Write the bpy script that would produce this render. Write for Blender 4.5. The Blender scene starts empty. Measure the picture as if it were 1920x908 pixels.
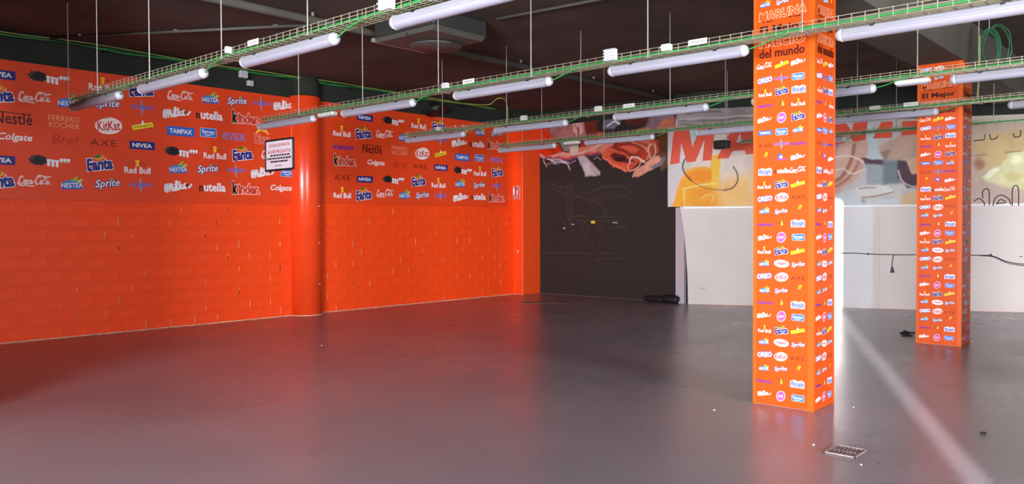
import bpy, bmesh, math, random
import numpy as np
from mathutils import Vector, Matrix

random.seed(7)
scene = bpy.context.scene
C = scene.collection
R = math.radians

# ------------------------------------------------------------------ camera
cam_data = bpy.data.cameras.new('camera')
cam = bpy.data.objects.new('camera', cam_data)
C.objects.link(cam)
cam_data.sensor_fit = 'HORIZONTAL'
cam_data.sensor_width = 36.0
cam_data.lens = 36.0 * 1520.0 / 1920.0
cam_data.clip_start, cam_data.clip_end = 0.05, 200
YAW, PITCH, ROLL = R(41.9), R(1.1), R(0.2)
F = Vector((-math.sin(YAW) * math.cos(PITCH), math.cos(YAW) * math.cos(PITCH), -math.sin(PITCH)))
RT = Vector((math.cos(YAW), math.sin(YAW), 0))
UP = RT.cross(F)
R2 = RT * math.cos(ROLL) - UP * math.sin(ROLL)
U2 = UP * math.cos(ROLL) + RT * math.sin(ROLL)
mw = Matrix((R2, U2, -F)).transposed().to_4x4()
mw.translation = Vector((0, 0, 1.6))
cam.matrix_world = mw
scene.camera = cam

# ------------------------------------------------------------------ world, sun, window daylight, exposure
scene.view_settings.view_transform = 'Standard'
scene.view_settings.look = 'None'
scene.view_settings.gamma = 1.0
scene.view_settings.use_curve_mapping = False
scene.view_settings.exposure = 0.22

world = bpy.data.worlds.new('overcast_sky')
scene.world = world
world.use_nodes = True
wn = world.node_tree.nodes
wn['Background'].inputs[0].default_value = (0.62, 0.72, 0.9, 1)
wn['Background'].inputs[1].default_value = 0.5

SUN_DIR = Vector((-0.4136, 0.9105, -0.0594)).normalized()      # through the gap beside the glass door
sun_data = bpy.data.lights.new('sun', 'SUN')
sun_data.energy = 45.0
sun_data.angle = R(0.4)
sun_data.color = (0.92, 0.97, 1.0)
sun = bpy.data.objects.new('sun', sun_data)
C.objects.link(sun)
sun.rotation_euler = SUN_DIR.to_track_quat('-Z', 'Y').to_euler()
sun.location = (8, -12, 6)

def window_light(name, loc, facing, w, h, power, col):
    d = bpy.data.lights.new(name, 'AREA')
    d.shape = 'RECTANGLE'
    d.size, d.size_y = w, h
    d.energy = power
    d.color = col
    o = bpy.data.objects.new(name, d)
    C.objects.link(o)
    o.location = loc
    o.rotation_euler = Vector(facing).to_track_quat('-Z', 'Z').to_euler()
    return o

window_light('daylight_front_window', (1.5, -8.02, 1.85), (0, 1, 0), 5.8, 3.1, 4700, (0.86, 0.93, 1.0))
window_light('daylight_side_window', (9.92, 3.0, 1.85), (-1, 0, 0), 5.8, 3.1, 2500, (0.86, 0.93, 1.0))

# ------------------------------------------------------------------ materials
def lin(c):
    out = []
    for v in c[:3]:
        v = v / 255.0
        out.append(v / 12.92 if v <= 0.04045 else ((v + 0.055) / 1.055) ** 2.4)
    return out

MATS = {}
def mat(name, rgb, rough=0.5, vary=0.06, scale=6.0, metal=0.0, spec=0.5, bump=0.0, bump_scale=60.0, gain=1.0):
    """Principled surface whose colour is broken up by object-space noise."""
    if name in MATS:
        return MATS[name]
    m = bpy.data.materials.new(name)
    m.use_nodes = True
    nt = m.node_tree
    b = nt.nodes['Principled BSDF']
    c = [min(0.95, v * gain) for v in lin(rgb)]
    tc = nt.nodes.new('ShaderNodeTexCoord')
    nz = nt.nodes.new('ShaderNodeTexNoise')
    nz.inputs['Scale'].default_value = scale
    nz.inputs['Detail'].default_value = 4
    rp = nt.nodes.new('ShaderNodeValToRGB')
    rp.color_ramp.elements[0].position = 0.3
    rp.color_ramp.elements[1].position = 0.7
    rp.color_ramp.elements[0].color = [v * (1 - vary) for v in c] + [1]
    rp.color_ramp.elements[1].color = [min(1, v * (1 + vary)) for v in c] + [1]
    nt.links.new(tc.outputs['Object'], nz.inputs['Vector'])
    nt.links.new(nz.outputs['Fac'], rp.inputs['Fac'])
    nt.links.new(rp.outputs['Color'], b.inputs['Base Color'])
    b.inputs['Roughness'].default_value = rough
    b.inputs['Metallic'].default_value = metal
    b.inputs['Specular IOR Level'].default_value = spec
    if bump:
        n2 = nt.nodes.new('ShaderNodeTexNoise')
        n2.inputs['Scale'].default_value = bump_scale
        n2.inputs['Detail'].default_value = 5
        bp = nt.nodes.new('ShaderNodeBump')
        bp.inputs['Strength'].default_value = bump
        bp.inputs['Distance'].default_value = 0.01
        nt.links.new(tc.outputs['Object'], n2.inputs['Vector'])
        nt.links.new(n2.outputs['Fac'], bp.inputs['Height'])
        nt.links.new(bp.outputs['Normal'], b.inputs['Normal'])
    MATS[name] = m
    return m

def floor_material():
    m = bpy.data.materials.new('polished_floor_paint')
    m.use_nodes = True
    nt = m.node_tree
    b = nt.nodes['Principled BSDF']
    tc = nt.nodes.new('ShaderNodeTexCoord')
    def noise(scale, detail=5, rough=0.55, dist=0.0):
        n = nt.nodes.new('ShaderNodeTexNoise')
        n.inputs['Scale'].default_value = scale
        n.inputs['Detail'].default_value = detail
        n.inputs['Roughness'].default_value = rough
        n.inputs['Distortion'].default_value = dist
        nt.links.new(tc.outputs['Object'], n.inputs['Vector'])
        return n
    def ramp(src, p0, c0, p1, c1):
        r = nt.nodes.new('ShaderNodeValToRGB')
        r.color_ramp.elements[0].position, r.color_ramp.elements[1].position = p0, p1
        r.color_ramp.elements[0].color, r.color_ramp.elements[1].color = c0, c1
        nt.links.new(src.outputs['Fac'], r.inputs['Fac'])
        return r
    def mix(a, c, fac=None, blend='MULTIPLY', f=1.0):
        x = nt.nodes.new('ShaderNodeMixRGB')
        x.blend_type = blend
        x.inputs[0].default_value = f
        nt.links.new(a.outputs['Color'], x.inputs[1])
        nt.links.new(c.outputs['Color'], x.inputs[2])
        return x
    big = ramp(noise(0.35, 4, 0.5, 0.4), 0.3, (*FLOOR_A, 1), 0.7, (*FLOOR_B, 1))
    mid = ramp(noise(1.4, 5, 0.55, 0.2), 0.2, (0.88, 0.87, 0.86, 1), 0.8, (1, 1, 1, 1))
    fine = ramp(noise(9, 4, 0.6), 0.2, (0.97, 0.97, 0.97, 1), 0.8, (1.04, 1.04, 1.04, 1))
    c = mix(mix(big, mid), fine)
    nt.links.new(c.outputs['Color'], b.inputs['Base Color'])
    rr = ramp(noise(0.8, 3, 0.5, 0.2), 0.2, (0.24, 0.24, 0.24, 1), 0.8, (0.34, 0.34, 0.34, 1))
    nt.links.new(rr.outputs['Color'], b.inputs['Roughness'])
    b.inputs['Specular IOR Level'].default_value = 0.8
    return m

FLOOR_A, FLOOR_B = (0.245, 0.208, 0.234), (0.30, 0.258, 0.284)

# ------------------------------------------------------------------ mesh helpers
def mesh_obj(name, verts, faces, material, parent=None, smooth=False):
    me = bpy.data.meshes.new(name)
    me.from_pydata([tuple(v) for v in verts], [], faces)
    me.update()
    if material:
        me.materials.append(material)
    if smooth:
        me.polygons.foreach_set('use_smooth', [True] * len(me.polygons))
    o = bpy.data.objects.new(name, me)
    C.objects.link(o)
    if parent:
        o.parent = parent
    return o

class MB:
    """collects boxes, prisms and tubes into one mesh"""
    def __init__(self):
        self.v, self.f = [], []
    def add(self, vs, fs):
        n = len(self.v)
        self.v += [tuple(p) for p in vs]
        self.f += [tuple(i + n for i in f) for f in fs]
        return self
    def box(self, x0, x1, y0, y1, z0, z1):
        v = [(x, y, z) for z in (z0, z1) for y in (y0, y1) for x in (x0, x1)]
        return self.add(v, [(0, 2, 3, 1), (4, 5, 7, 6), (0, 1, 5, 4), (2, 6, 7, 3), (0, 4, 6, 2), (1, 3, 7, 5)])
    def cbox(self, x0, x1, y0, y1, z0, z1, c=0.01):
        """box with chamfered edges"""
        bm = bmesh.new()
        bmesh.ops.create_cube(bm, size=1)
        for v in bm.verts:
            v.co = Vector(((x0 + x1) / 2 + v.co.x * (x1 - x0), (y0 + y1) / 2 + v.co.y * (y1 - y0), (z0 + z1) / 2 + v.co.z * (z1 - z0)))
        bmesh.ops.bevel(bm, geom=list(bm.edges), offset=c, segments=1, affect='EDGES')
        bm.verts.index_update()
        self.add([v.co[:] for v in bm.verts], [[v.index for v in f.verts] for f in bm.faces])
        bm.free()
        return self
    def tube(self, pts, r, n=6, cap=True):
        pts = [Vector(p) for p in pts]
        rs = r if isinstance(r, (list, tuple)) else [r] * len(pts)
        rings = []
        t0 = (pts[1] - pts[0]).normalized()
        a = t0.cross(Vector((0, 0, 1)))
        if a.length < 1e-3:
            a = t0.cross(Vector((0, 1, 0)))
        a.normalize()
        for i, p in enumerate(pts):
            t = (pts[min(i + 1, len(pts) - 1)] - pts[max(i - 1, 0)])
            if t.length < 1e-9:
                t = t0
            t.normalize()
            a = (a - t * a.dot(t))
            if a.length < 1e-4:
                a = t.orthogonal()
            a.normalize()
            bb = t.cross(a)
            rings.append([p + (a * math.cos(2 * math.pi * k / n) + bb * math.sin(2 * math.pi * k / n)) * rs[i] for k in range(n)])
        v = [q for ring in rings for q in ring]
        f = []
        for i in range(len(pts) - 1):
            for k in range(n):
                f.append((i * n + k, i * n + (k + 1) % n, (i + 1) * n + (k + 1) % n, (i + 1) * n + k))
        if cap:
            f.append(tuple(range(n))[::-1])
            f.append(tuple((len(pts) - 1) * n + k for k in range(n)))
        return self.add(v, f)
    def prism(self, poly, axis, a, b):
        """extrude a 2-D polygon; axis 'x','y' or 'z'"""
        def P(p, t):
            return {'x': (t, p[0], p[1]), 'y': (p[0], t, p[1]), 'z': (p[0], p[1], t)}[axis]
        n = len(poly)
        v = [P(p, a) for p in poly] + [P(p, b) for p in poly]
        f = [tuple(range(n))[::-1], tuple(range(n, 2 * n))] + [(i, (i + 1) % n, n + (i + 1) % n, n + i) for i in range(n)]
        return self.add(v, f)
    def lathe(self, prof, c, n=20):
        v, f = [], []
        for (r_, z) in prof:
            for k in range(n):
                a = 2 * math.pi * k / n
                v.append((c[0] + r_ * math.cos(a), c[1] + r_ * math.sin(a), c[2] + z))
        for i in range(len(prof) - 1):
            for k in range(n):
                f.append((i * n + k, i * n + (k + 1) % n, (i + 1) * n + (k + 1) % n, (i + 1) * n + k))
        f.append(tuple(range(n))[::-1])
        f.append(tuple((len(prof) - 1) * n + k for k in range(n)))
        return self.add(v, f)
    def build(self, name, material, parent=None, smooth=False):
        return mesh_obj(name, self.v, self.f, material, parent, smooth)

def smooth_path(pts, k=6):
    """Catmull-Rom through points of any dimension"""
    P = [np.array(p, float) for p in pts]
    if len(P) < 3:
        return [tuple(p) for p in P]
    closed = np.allclose(P[0], P[-1])
    out = []
    n = len(P)
    for i in range(n - 1):
        p1, p2 = P[i], P[i + 1]
        p0 = P[i - 1] if i > 0 else (P[-2] if closed else 2 * p1 - p2)
        p3 = P[i + 2] if i + 2 < n else (P[1] if closed else 2 * p2 - p1)
        for j in range(k):
            t = j / k
            out.append(0.5 * ((2 * p1) + (-p0 + p2) * t + (2 * p0 - 5 * p1 + 4 * p2 - p3) * t * t + (-p0 + 3 * p1 - 3 * p2 + p3) * t ** 3))
    out.append(P[-1])
    return [tuple(p) for p in out]

def thing(name, label, cat, loc=(0, 0, 0), group=None):
    o = bpy.data.objects.new(name, None)
    o.empty_display_size = 0.1
    C.objects.link(o)
    o.location = loc
    return tag(o, label, cat, group)

def tag(o, label, cat, group=None):
    o['label'] = label
    o['category'] = cat
    if group:
        o['group'] = group
    return o

def struct(o, label=None, cat=None):
    o['kind'] = 'structure'
    if label:
        o['label'] = label
    if cat:
        o['category'] = cat
    return o

def copy_of(o, parent=None, loc=None):
    c = o.copy()
    C.objects.link(c)
    c.parent = parent
    if loc is not None:
        c.location = loc
    return c

ORD = ['first', 'second', 'third', 'fourth', 'fifth', 'sixth', 'seventh', 'eighth', 'ninth']

# ------------------------------------------------------------------ main measures (metres)
XW = -12.74          # left wall
YD = 14.88           # black back wall
ZC = 4.32            # ceiling
PIL_X0, PIL_X1 = -3.25, -2.70
PILLAR_Y = (6.87, 11.82)
PIL_D = 0.47
WA = R(24.4)         # angled white wall
WP = Vector((-8.3, 14.75, 0))
WD = Vector((math.cos(WA), math.sin(WA), 0))
WN = Vector((math.sin(WA), -math.cos(WA), 0))     # towards the room

# surfaces
M_floor = floor_material()
M_wall = mat('orange_wall_paint', (250, 72, 18), 0.55, 0.05, 1.2, spec=0.25, bump=0.12, bump_scale=45)
M_block = mat('orange_block_paint', (250, 72, 18), 0.55, 0.06, 1.5, spec=0.25, bump=0.18, bump_scale=38)
M_mural = mat('orange_vinyl', (230, 68, 26), 0.5, 0.03, 0.8, spec=0.25)
M_pier = mat('orange_pier_paint', (253, 78, 22), 0.4, 0.04, 1.5, bump=0.1, bump_scale=30)
M_round = mat('orange_gloss_paint', (240, 70, 26), 0.24, 0.05, 3, bump=0.08, bump_scale=14)
M_pillar = mat('pillar_vinyl', (208, 75, 8), 0.4, 0.03, 2.0, spec=0.3)
M_pillar_edge = mat('pillar_edge_tape', (220, 86, 4), 0.35, 0.03, 2.0)
M_ceil = mat('sooty_ceiling', (84, 69, 64), 0.9, 0.25, 0.9, spec=0.15, bump=0.2, bump_scale=9)
M_beam = mat('dark_beam', (92, 86, 78), 0.85, 0.15, 1.5, spec=0.2)
M_darkup = mat('black_green_paint', (44, 46, 40), 0.8, 0.15, 2, spec=0.2)
M_black = mat('black_wall_print', (52, 44, 43), 0.55, 0.06, 0.9, spec=0.2)
M_white = mat('white_board', (210, 193, 187), 0.55, 0.04, 1.3, bump=0.05, bump_scale=12)
M_whitetrim = mat('white_trim', (235, 228, 224), 0.4, 0.03, 4)
M_plain = mat('plain_plaster', (176, 170, 165), 0.8, 0.08, 1.2, bump=0.1)
M_dust = mat('pale_dust', (222, 170, 140), 0.9, 0.35, 14)
M_steel = mat('galvanised_wire', (176, 164, 140), 0.4, 0.12, 20, metal=0.55)
M_rod = mat('threaded_rod', (170, 160, 150), 0.45, 0.1, 30, metal=0.5)
M_green = mat('green_cable', (52, 142, 70), 0.45, 0.15, 10)
M_dgreen = mat('dark_green_cable', (28, 84, 50), 0.5, 0.2, 10)
M_yellowgreen = mat('yellow_green_cable', (128, 140, 62), 0.5, 0.15, 10)
M_diff = mat('lamp_diffuser', (160, 153, 166), 0.28, 0.02, 5)
M_house = mat('lamp_housing', (150, 146, 154), 0.4, 0.03, 5)
M_cap = mat('lamp_end_cap', (182, 178, 184), 0.3, 0.02, 5)
M_plastic = mat('white_plastic', (206, 202, 194), 0.4, 0.04, 8)
M_darkmetal = mat('dark_metal', (40, 38, 37), 0.5, 0.15, 12, metal=0.3)
M_rubber = mat('black_rubber', (24, 22, 22), 0.55, 0.2, 10)
M_glass = None

# ------------------------------------------------------------------ floor, ceiling, beam
struct(MB().box(-13.2, 18.5, -13.0, 21.0, -0.2, 0.0).build('floor', M_floor))
struct(MB().box(-13.2, 10.2, -8.3, 20.5, ZC, ZC + 0.2).build('ceiling', M_ceil))
struct(MB().box(PIL_X0 - 0.06, PIL_X1, -8.0, 16.6, 3.755, ZC).build('ceiling_beam', M_beam), 'dark beam over the row of orange pillars', 'beam')

# ------------------------------------------------------------------ left wall of painted blocks
wl = struct(MB().box(XW - 0.3, XW - 0.0032, -8.3, YD + 0.3, 0, 4.0).box(XW - 0.3, XW - 0.004, -8.3, YD + 0.3, 3.94, ZC).build('wall_left', M_wall))
up = MB().box(XW - 0.006, XW + 0.004, -8.3, YD + 0.3, 3.93, ZC).build('upper_band', M_darkup, wl)
BL, BH, JT = 0.40, 0.20, 0.003
blk = bpy.data.meshes.new('block')
mb = MB()
mb.add([(0, 0, 0), (0, 1, 0), (0, 1, 1), (0, 0, 1), (0.0048, 0.012, 0.025), (0.0048, 0.988, 0.025), (0.0048, 0.988, 0.975), (0.0048, 0.012, 0.975)],
       [(4, 5, 6, 7), (0, 1, 5, 4), (1, 2, 6, 5), (2, 3, 7, 6), (3, 0, 4, 7)])
blk.from_pydata(mb.v, [], mb.f)
blk.materials.append(M_block)
far = MB()
for row in range(10):
    off = BL / 2 if row % 2 else 0.0
    y = -8.4 + off - BL
    while y < 14.3:
        y0, y1 = y, y + BL
        for (lo, hi) in ((-8.3, 8.24), (8.82, 14.25)):
            a, b = max(y0, lo), min(y1, hi)
            if b - a < 0.06:
                continue
            jx = XW - 0.0055 + random.uniform(-0.0004, 0.0004)
            if a > 2.95:
                o = bpy.data.objects.new('block', blk)
                C.objects.link(o)
                o.parent = wl
                o.location = (jx, a + JT / 2, row * BH + JT / 2)
                o.scale = (1, b - a - JT, BH - JT)
            else:
                far.add([(jx + q[0], a + JT / 2 + q[1] * (b - a - JT), row * BH + JT / 2 + q[2] * (BH - JT)) for q in mb.v], mb.f)
        y += BL
fo = far.build('block_courses', M_block, wl)
fo['kind'] = 'stuff'
# bare joints where the paint has missed the mortar, chips
jm = MB()
for k in range(110):
    row = random.randint(0, 9)
    col = random.randint(32, 57)
    y = -8.4 + col * BL + (BL / 2 if row % 2 else 0)
    if y > 14.2 or 8.1 < y < 8.95 or y < 4.5:
        continue
    z0 = row * BH + random.uniform(0.02, 0.06)
    jm.box(XW - 0.006, XW + 0.0007, y - 0.004, y + 0.004, z0, z0 + random.uniform(0.07, 0.13))
jm.build('bare_joints', M_dust, wl)
struct(MB().box(XW, XW + 0.012, -8.1, 8.22, 0, 0.012).box(XW, XW + 0.012, 8.86, 14.25, 0, 0.012).build('baseboard_left', M_dust))

# orange corner pier with a fire-extinguisher sign
pier = struct(MB().cbox(XW - 0.02, -12.45, 14.25, YD + 0.1, 0, 3.98, 0.008).build('wall_pier', M_pier), 'orange corner pier beside the black wall', 'pier')
MB().box(XW - 0.02, -12.45, 14.25, YD + 0.1, 3.98, ZC).build('pier_head', M_darkup, pier)
MB().box(XW, -12.45, 14.24, 14.25, 0, 0.01).build('dust_line', M_dust, pier)

# round half-column standing in the left wall
rc = thing('round_column', 'glossy orange round column set into the orange block wall', 'column', (-12.76, 8.53, 0))
pr = [(0.30, 0.0), (0.30, 3.96), (0.29, 3.97)]
MB().lathe(pr, (0, 0, 0), 40).build('shaft', M_round, rc, True)
MB().lathe([(0.28, 3.97), (0.28, ZC)], (0, 0, 0), 24).build('dark_head', M_darkup, rc, True)
MB().lathe([(0.304, 0), (0.304, 0.012)], (0, 0, 0), 40).build('dust_ring', M_dust, rc)
for z in (0.56, 1.31, 1.98):                       # screw fixings
    a = R(24)
    MB().lathe([(0.012, -0.006), (0.016, 0.0), (0.012, 0.008)], (0.303 * math.cos(a), 0.303 * math.sin(a), z), 8).build('fixing', M_plastic, rc)

# ------------------------------------------------------------------ black back wall
wb = struct(MB().box(-12.8, -8.22, YD, YD + 0.25, 0, ZC).build('wall_back', M_black))
MB().box(-12.5, -8.2, YD - 0.003, YD, 3.97, ZC).build('upper_band', M_darkup, wb)
struct(MB().box(-12.45, -9.4, YD - 0.01, YD, 0, 0.008).build('baseboard_back', mat('grey_dust', (110, 84, 76), .9, .3, 10)))

# ------------------------------------------------------------------ angled white wall
def wpt(u, off, z):
    p = WP + WD * u + WN * off
    return (p.x, p.y, z)
def wall_box(m, u0, u1, o0, o1, z0, z1):
    v = [wpt(u, o, z) for z in (z0, z1) for o in (o0, o1) for u in (u0, u1)]
    return m.add(v, [(0, 1, 3, 2), (4, 6, 7, 5), (0, 4, 5, 1), (2, 3, 7, 6), (0, 2, 6, 4), (1, 5, 7, 3)])
wa = struct(wall_box(MB(), 0.0, 13.0, -0.30, -0.02, 0, ZC).build('wall_angled', M_darkup))
edge = smooth_path([(-0.083, 0), (-0.09, 0.35), (-0.105, 0.77), (-0.159, 1.42), (-0.245, 2.0)], 5)
WPAN = 2.6
cuts = [0.9] + [0.9 + WPAN * k for k in range(1, 6)]
m = MB()
poly = edge + [(cuts[0] - 0.002, 2.0), (cuts[0] - 0.002, 0)]
n = len(poly)
m.add([wpt(u, 0.0, z) for u, z in poly] + [wpt(u, -0.02, z) for u, z in poly],
      [tuple(range(n)), tuple(range(n, 2 * n))[::-1]] + [(i, n + i, n + (i + 1) % n, (i + 1) % n) for i in range(n)])
m.build('white_panel', M_white, wa)
for a, b in zip(cuts[:-1], cuts[1:]):
    wall_box(MB(), a, b - 0.002, -0.02, 0.0, 0, 2.0).build('white_panel', M_white, wa)
struct(wall_box(MB(), -0.18, 13.0, 0.0, 0.045, 1.955, 1.985).build('trim_1', M_whitetrim), 'white ledge along the foot of the food mural', 'ledge')
struct(wall_box(MB(), 0.0, 13.0, 0.0, 0.006, 0, 0.008).build('baseboard_angled', M_dust))
struct(MB().cbox(-8.66, -8.46, 14.70, 14.80, 0.0, 1.98, 0.006).build('trim_2', mat('grey_post', (190, 172, 180), 0.5, 0.05, 3)), 'pale grey post at the end of the white boarding', 'post')
hm = MB()
for u in (0.173, 0.215, 0.257):
    wall_box(hm, u - 0.008, u + 0.008, 0.0, 0.001, 0.32, 0.336)
hm.build('screw_holes', M_rubber, wa)
sm = MB()
wall_box(sm, 5.85, 5.885, 0.0, 0.001, 1.01, 1.03)
sm.build('chip', M_rubber, wa)

# ------------------------------------------------------------------ walls behind and beside the camera with the daylight openings
X2, Y2 = 10.0, -8.1
SL0, SL1, GL1 = 4.97, 5.20, 6.10
def opening_wall(m, a0, a1, o0, o1, box):
    for q in ((a0, o0, 0, ZC), (o0, o1, 0, 0.3), (o0, o1, 3.4, ZC), (o1, a1, 0, ZC)):
        box(m, *q)
m = MB()
fbox = lambda m, a, b, z0, z1: m.box(a, b, Y2 - 0.2, Y2, z0, z1)
opening_wall(m, -13.0, SL0, -1.4, 4.4, fbox)
m.box(SL0, GL1, Y2 - 0.2, Y2, 3.62, ZC).box(GL1, X2 + 0.2, Y2 - 0.2, Y2, 0, ZC)
struct(m.build('wall_front', M_plain))
m = MB()
sbox = lambda m, a, b, z0, z1: m.box(X2, X2 + 0.2, a, b, z0, z1)
opening_wall(m, Y2, 20.6, 0.1, 5.9, sbox)
struct(m.build('wall_right', M_plain))
m = MB()
for a, b, z0, z1 in ((-1.4, 4.4, 0.3, 0.36), (-1.4, 4.4, 3.34, 3.4), (-1.4, -1.34, 0.36, 3.34), (4.34, 4.4, 0.36, 3.34)):
    m.box(a, b, Y2 - 0.14, Y2 - 0.08, z0, z1)
w1 = struct(m.build('window_1', M_darkmetal))
m = MB()
for a, b, z0, z1 in ((0.1, 5.9, 0.3, 0.36), (0.1, 5.9, 3.34, 3.4), (0.1, 0.16, 0.36, 3.34), (5.84, 5.9, 0.36, 3.34)):
    m.box(X2 + 0.08, X2 + 0.14, a, b, z0, z1)
w2 = struct(m.build('window_2', M_darkmetal))
M_glass = bpy.data.materials.new('tinted_glass')
M_glass.use_nodes = True
nt = M_glass.node_tree
nt.nodes.remove(nt.nodes['Principled BSDF'])
tr = nt.nodes.new('ShaderNodeBsdfTransparent')
tr.inputs[0].default_value = (0.006, 0.012, 0.016, 1)
gl = nt.nodes.new('ShaderNodeBsdfGlossy')
gl.inputs['Roughness'].default_value = 0.03
fr = nt.nodes.new('ShaderNodeFresnel')
mx = nt.nodes.new('ShaderNodeMixShader')
nt.links.new(fr.outputs[0], mx.inputs[0])
nt.links.new(tr.outputs[0], mx.inputs[1])
nt.links.new(gl.outputs[0], mx.inputs[2])
nt.links.new(mx.outputs[0], nt.nodes['Material Output'].inputs[0])
d1 = struct(MB().box(SL1, SL1 + 0.02, Y2 - 0.14, Y2 - 0.06, 0, 3.62).box(GL1 - 0.03, GL1, Y2 - 0.14, Y2 - 0.06, 0, 3.62).build('door_1', M_darkmetal))
mesh_obj('added_tint_pane', [(SL1 + 0.02, Y2 - 0.1, 0), (GL1 - 0.03, Y2 - 0.1, 0), (GL1 - 0.03, Y2 - 0.1, 3.62), (SL1 + 0.02, Y2 - 0.1, 3.62)], [(0, 1, 2, 3)], M_glass, d1)  # unseen tinted glass, added so the sun throws a faint bluish patch inside
# unseen walls added outside to keep the low sun off the windows
struct(MB().box(-9, 6.62, -12.6, -12.1, 0, 7).build('added_sun_block_street', M_plain))
struct(MB().box(X2 + 0.6, 18, -9.9, -9.5, 0, 7).build('added_sun_block_yard', M_plain))
struct(MB().box(-8.1, -7.95, Y2, 1.9, 0, ZC).build('added_shade_partition', M_plain))  # unseen partition, added to cut window light on the near left wall
struct(MB().box(0.6, 0.8, 8.4, 10.9, 0, 3.0).build('added_shade_screen', M_plain))  # unseen screen, added to shade the farther pillar's right face

# ------------------------------------------------------------------ printing: logos as flat print on the panels
PM = {}
def ink(rgb):
    k = '%02x%02x%02x' % tuple(int(c) for c in rgb)
    if k not in PM:
        PM[k] = mat('ink_' + k, rgb, 0.5, 0.03, 8, spec=0.25)
    return PM[k]
WHITE, NAVY, BLUE, SKY, RED, DKRED = (236, 228, 232), (34, 36, 120), (44, 96, 190), (110, 150, 220), (206, 40, 40), (110, 22, 14)
BLACK, YEL, GOLD, GREEN, PURPLE, PINK = (30, 16, 12), (244, 206, 40), (250, 180, 30), (110, 170, 60), (112, 44, 140), (226, 130, 180)
LILAC, PEACH, ORG = (140, 120, 200), (244, 176, 140), (240, 110, 30)

_txt = {}
def text_shape(s, bold=0.0, shear=0.0, spacing=1.0):
    key = (s, bold, shear, spacing)
    if key not in _txt:
        cu = bpy.data.curves.new('lettering', 'FONT')
        cu.body = s
        cu.size = 1.0
        cu.shear = shear
        cu.offset = bold
        cu.space_character = spacing
        cu.resolution_u = 2
        cu.fill_mode = 'FRONT'
        ob = bpy.data.objects.new('lettering', cu)
        C.objects.link(ob)
        dg = bpy.context.evaluated_depsgraph_get()
        me = bpy.data.meshes.new_from_object(ob.evaluated_get(dg))
        v = [(q.co.x, q.co.y) for q in me.vertices]
        f = [tuple(p.vertices) for p in me.polygons]
        bpy.data.objects.remove(ob)
        bpy.data.curves.remove(cu)
        bpy.data.meshes.remove(me)
        _txt[key] = (v, f)
    return _txt[key]

class Print:
    """layers of flat ink, x to the right, y up, each layer a hair above the one before"""
    def __init__(self):
        self.v, self.f, self.mi, self.mats, self.lv = [], [], [], [], 0
    def _add(self, pts, faces, rgb):
        self.lv += 1
        m = ink(rgb)
        if m not in self.mats:
            self.mats.append(m)
        k = self.mats.index(m)
        n = len(self.v)
        z = 0.0006 * self.lv
        self.v += [(p[0], p[1], z) for p in pts]
        self.f += [tuple(i + n for i in f) for f in faces]
        self.mi += [k] * len(faces)
    def poly(self, pts, rgb):
        a = sum(pts[i][0] * pts[(i + 1) % len(pts)][1] - pts[(i + 1) % len(pts)][0] * pts[i][1] for i in range(len(pts)))
        if a < 0:
            pts = pts[::-1]
        self._add(pts, [tuple(range(len(pts)))], rgb)
        return self
    def ell(self, cx, cy, rx, ry, rgb, rot=0, n=18):
        c, s = math.cos(R(rot)), math.sin(R(rot))
        return self.poly([(cx + rx * math.cos(t) * c - ry * math.sin(t) * s, cy + rx * math.cos(t) * s + ry * math.sin(t) * c) for t in [2 * math.pi * k / n for k in range(n)]], rgb)
    def rrect(self, cx, cy, w, h, r, rgb, rot=0):
        pts = []
        for qx, qy, a0 in ((1, 1, 0), (-1, 1, 90), (-1, -1, 180), (1, -1, 270)):
            for k in range(4):
                a = R(a0 + k * 30)
                pts.append((qx * (w / 2 - r) + r * math.cos(a), qy * (h / 2 - r) + r * math.sin(a)))
        c, s = math.cos(R(rot)), math.sin(R(rot))
        return self.poly([(cx + x * c - y * s, cy + x * s + y * c) for x, y in pts], rgb)
    def stroke(self, pts, w, rgb, k=5, taper=0.5, rot=0):
        P = smooth_path(pts, k)
        c, s = math.cos(R(rot)), math.sin(R(rot))
        P = [(x * c - y * s, x * s + y * c) for x, y in P]
        n = len(P)
        v, f = [], []
        for i in range(n):
            a, b = P[max(i - 1, 0)], P[min(i + 1, n - 1)]
            dx, dy = b[0] - a[0], b[1] - a[1]
            l = math.hypot(dx, dy) or 1
            t = i / max(1, n - 1)
            hw = w / 2 * (taper + (1 - taper) * math.sin(math.pi * min(max(t, 0.0), 1.0)))
            v += [(P[i][0] - dy / l * hw, P[i][1] + dx / l * hw), (P[i][0] + dy / l * hw, P[i][1] - dx / l * hw)]
        for i in range(n - 1):
            f.append((2 * i, 2 * i + 1, 2 * i + 3, 2 * i + 2))
        self._add(v, f, rgb)
        return self
    def text(self, s, rgb, cx=0, cy=0, w=1.0, h=None, bold=0.0, shear=0.0, spacing=1.0, rot=0, out=None):
        v, f = text_shape(s, bold, shear, spacing)
        x0, x1 = min(q[0] for q in v), max(q[0] for q in v)
        y0, y1 = min(q[1] for q in v), max(q[1] for q in v)
        sx = w / (x1 - x0)
        sy = sx if h is None else h / (y1 - y0)
        c, si = math.cos(R(rot)), math.sin(R(rot))
        def T(q):
            x, y = (q[0] - (x0 + x1) / 2) * sx, (q[1] - (y0 + y1) / 2) * sy
            return (cx + x * c - y * si, cy + x * si + y * c)
        if out:
            for rgb_o, off in out:
                vo, fo_ = text_shape(s, bold + off, shear, spacing)
                self._add([T(q) for q in vo], fo_, rgb_o)
        self._add([T(q) for q in v], f, rgb)
        return self
    def mesh(self, name, scale=1.0):
        me = bpy.data.meshes.new(name)
        me.from_pydata([(x * scale, y * scale, z) for x, y, z in self.v], [], self.f)
        for m in self.mats:
            me.materials.append(m)
        me.polygons.foreach_set('material_index', self.mi)
        me.update()
        return me

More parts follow.
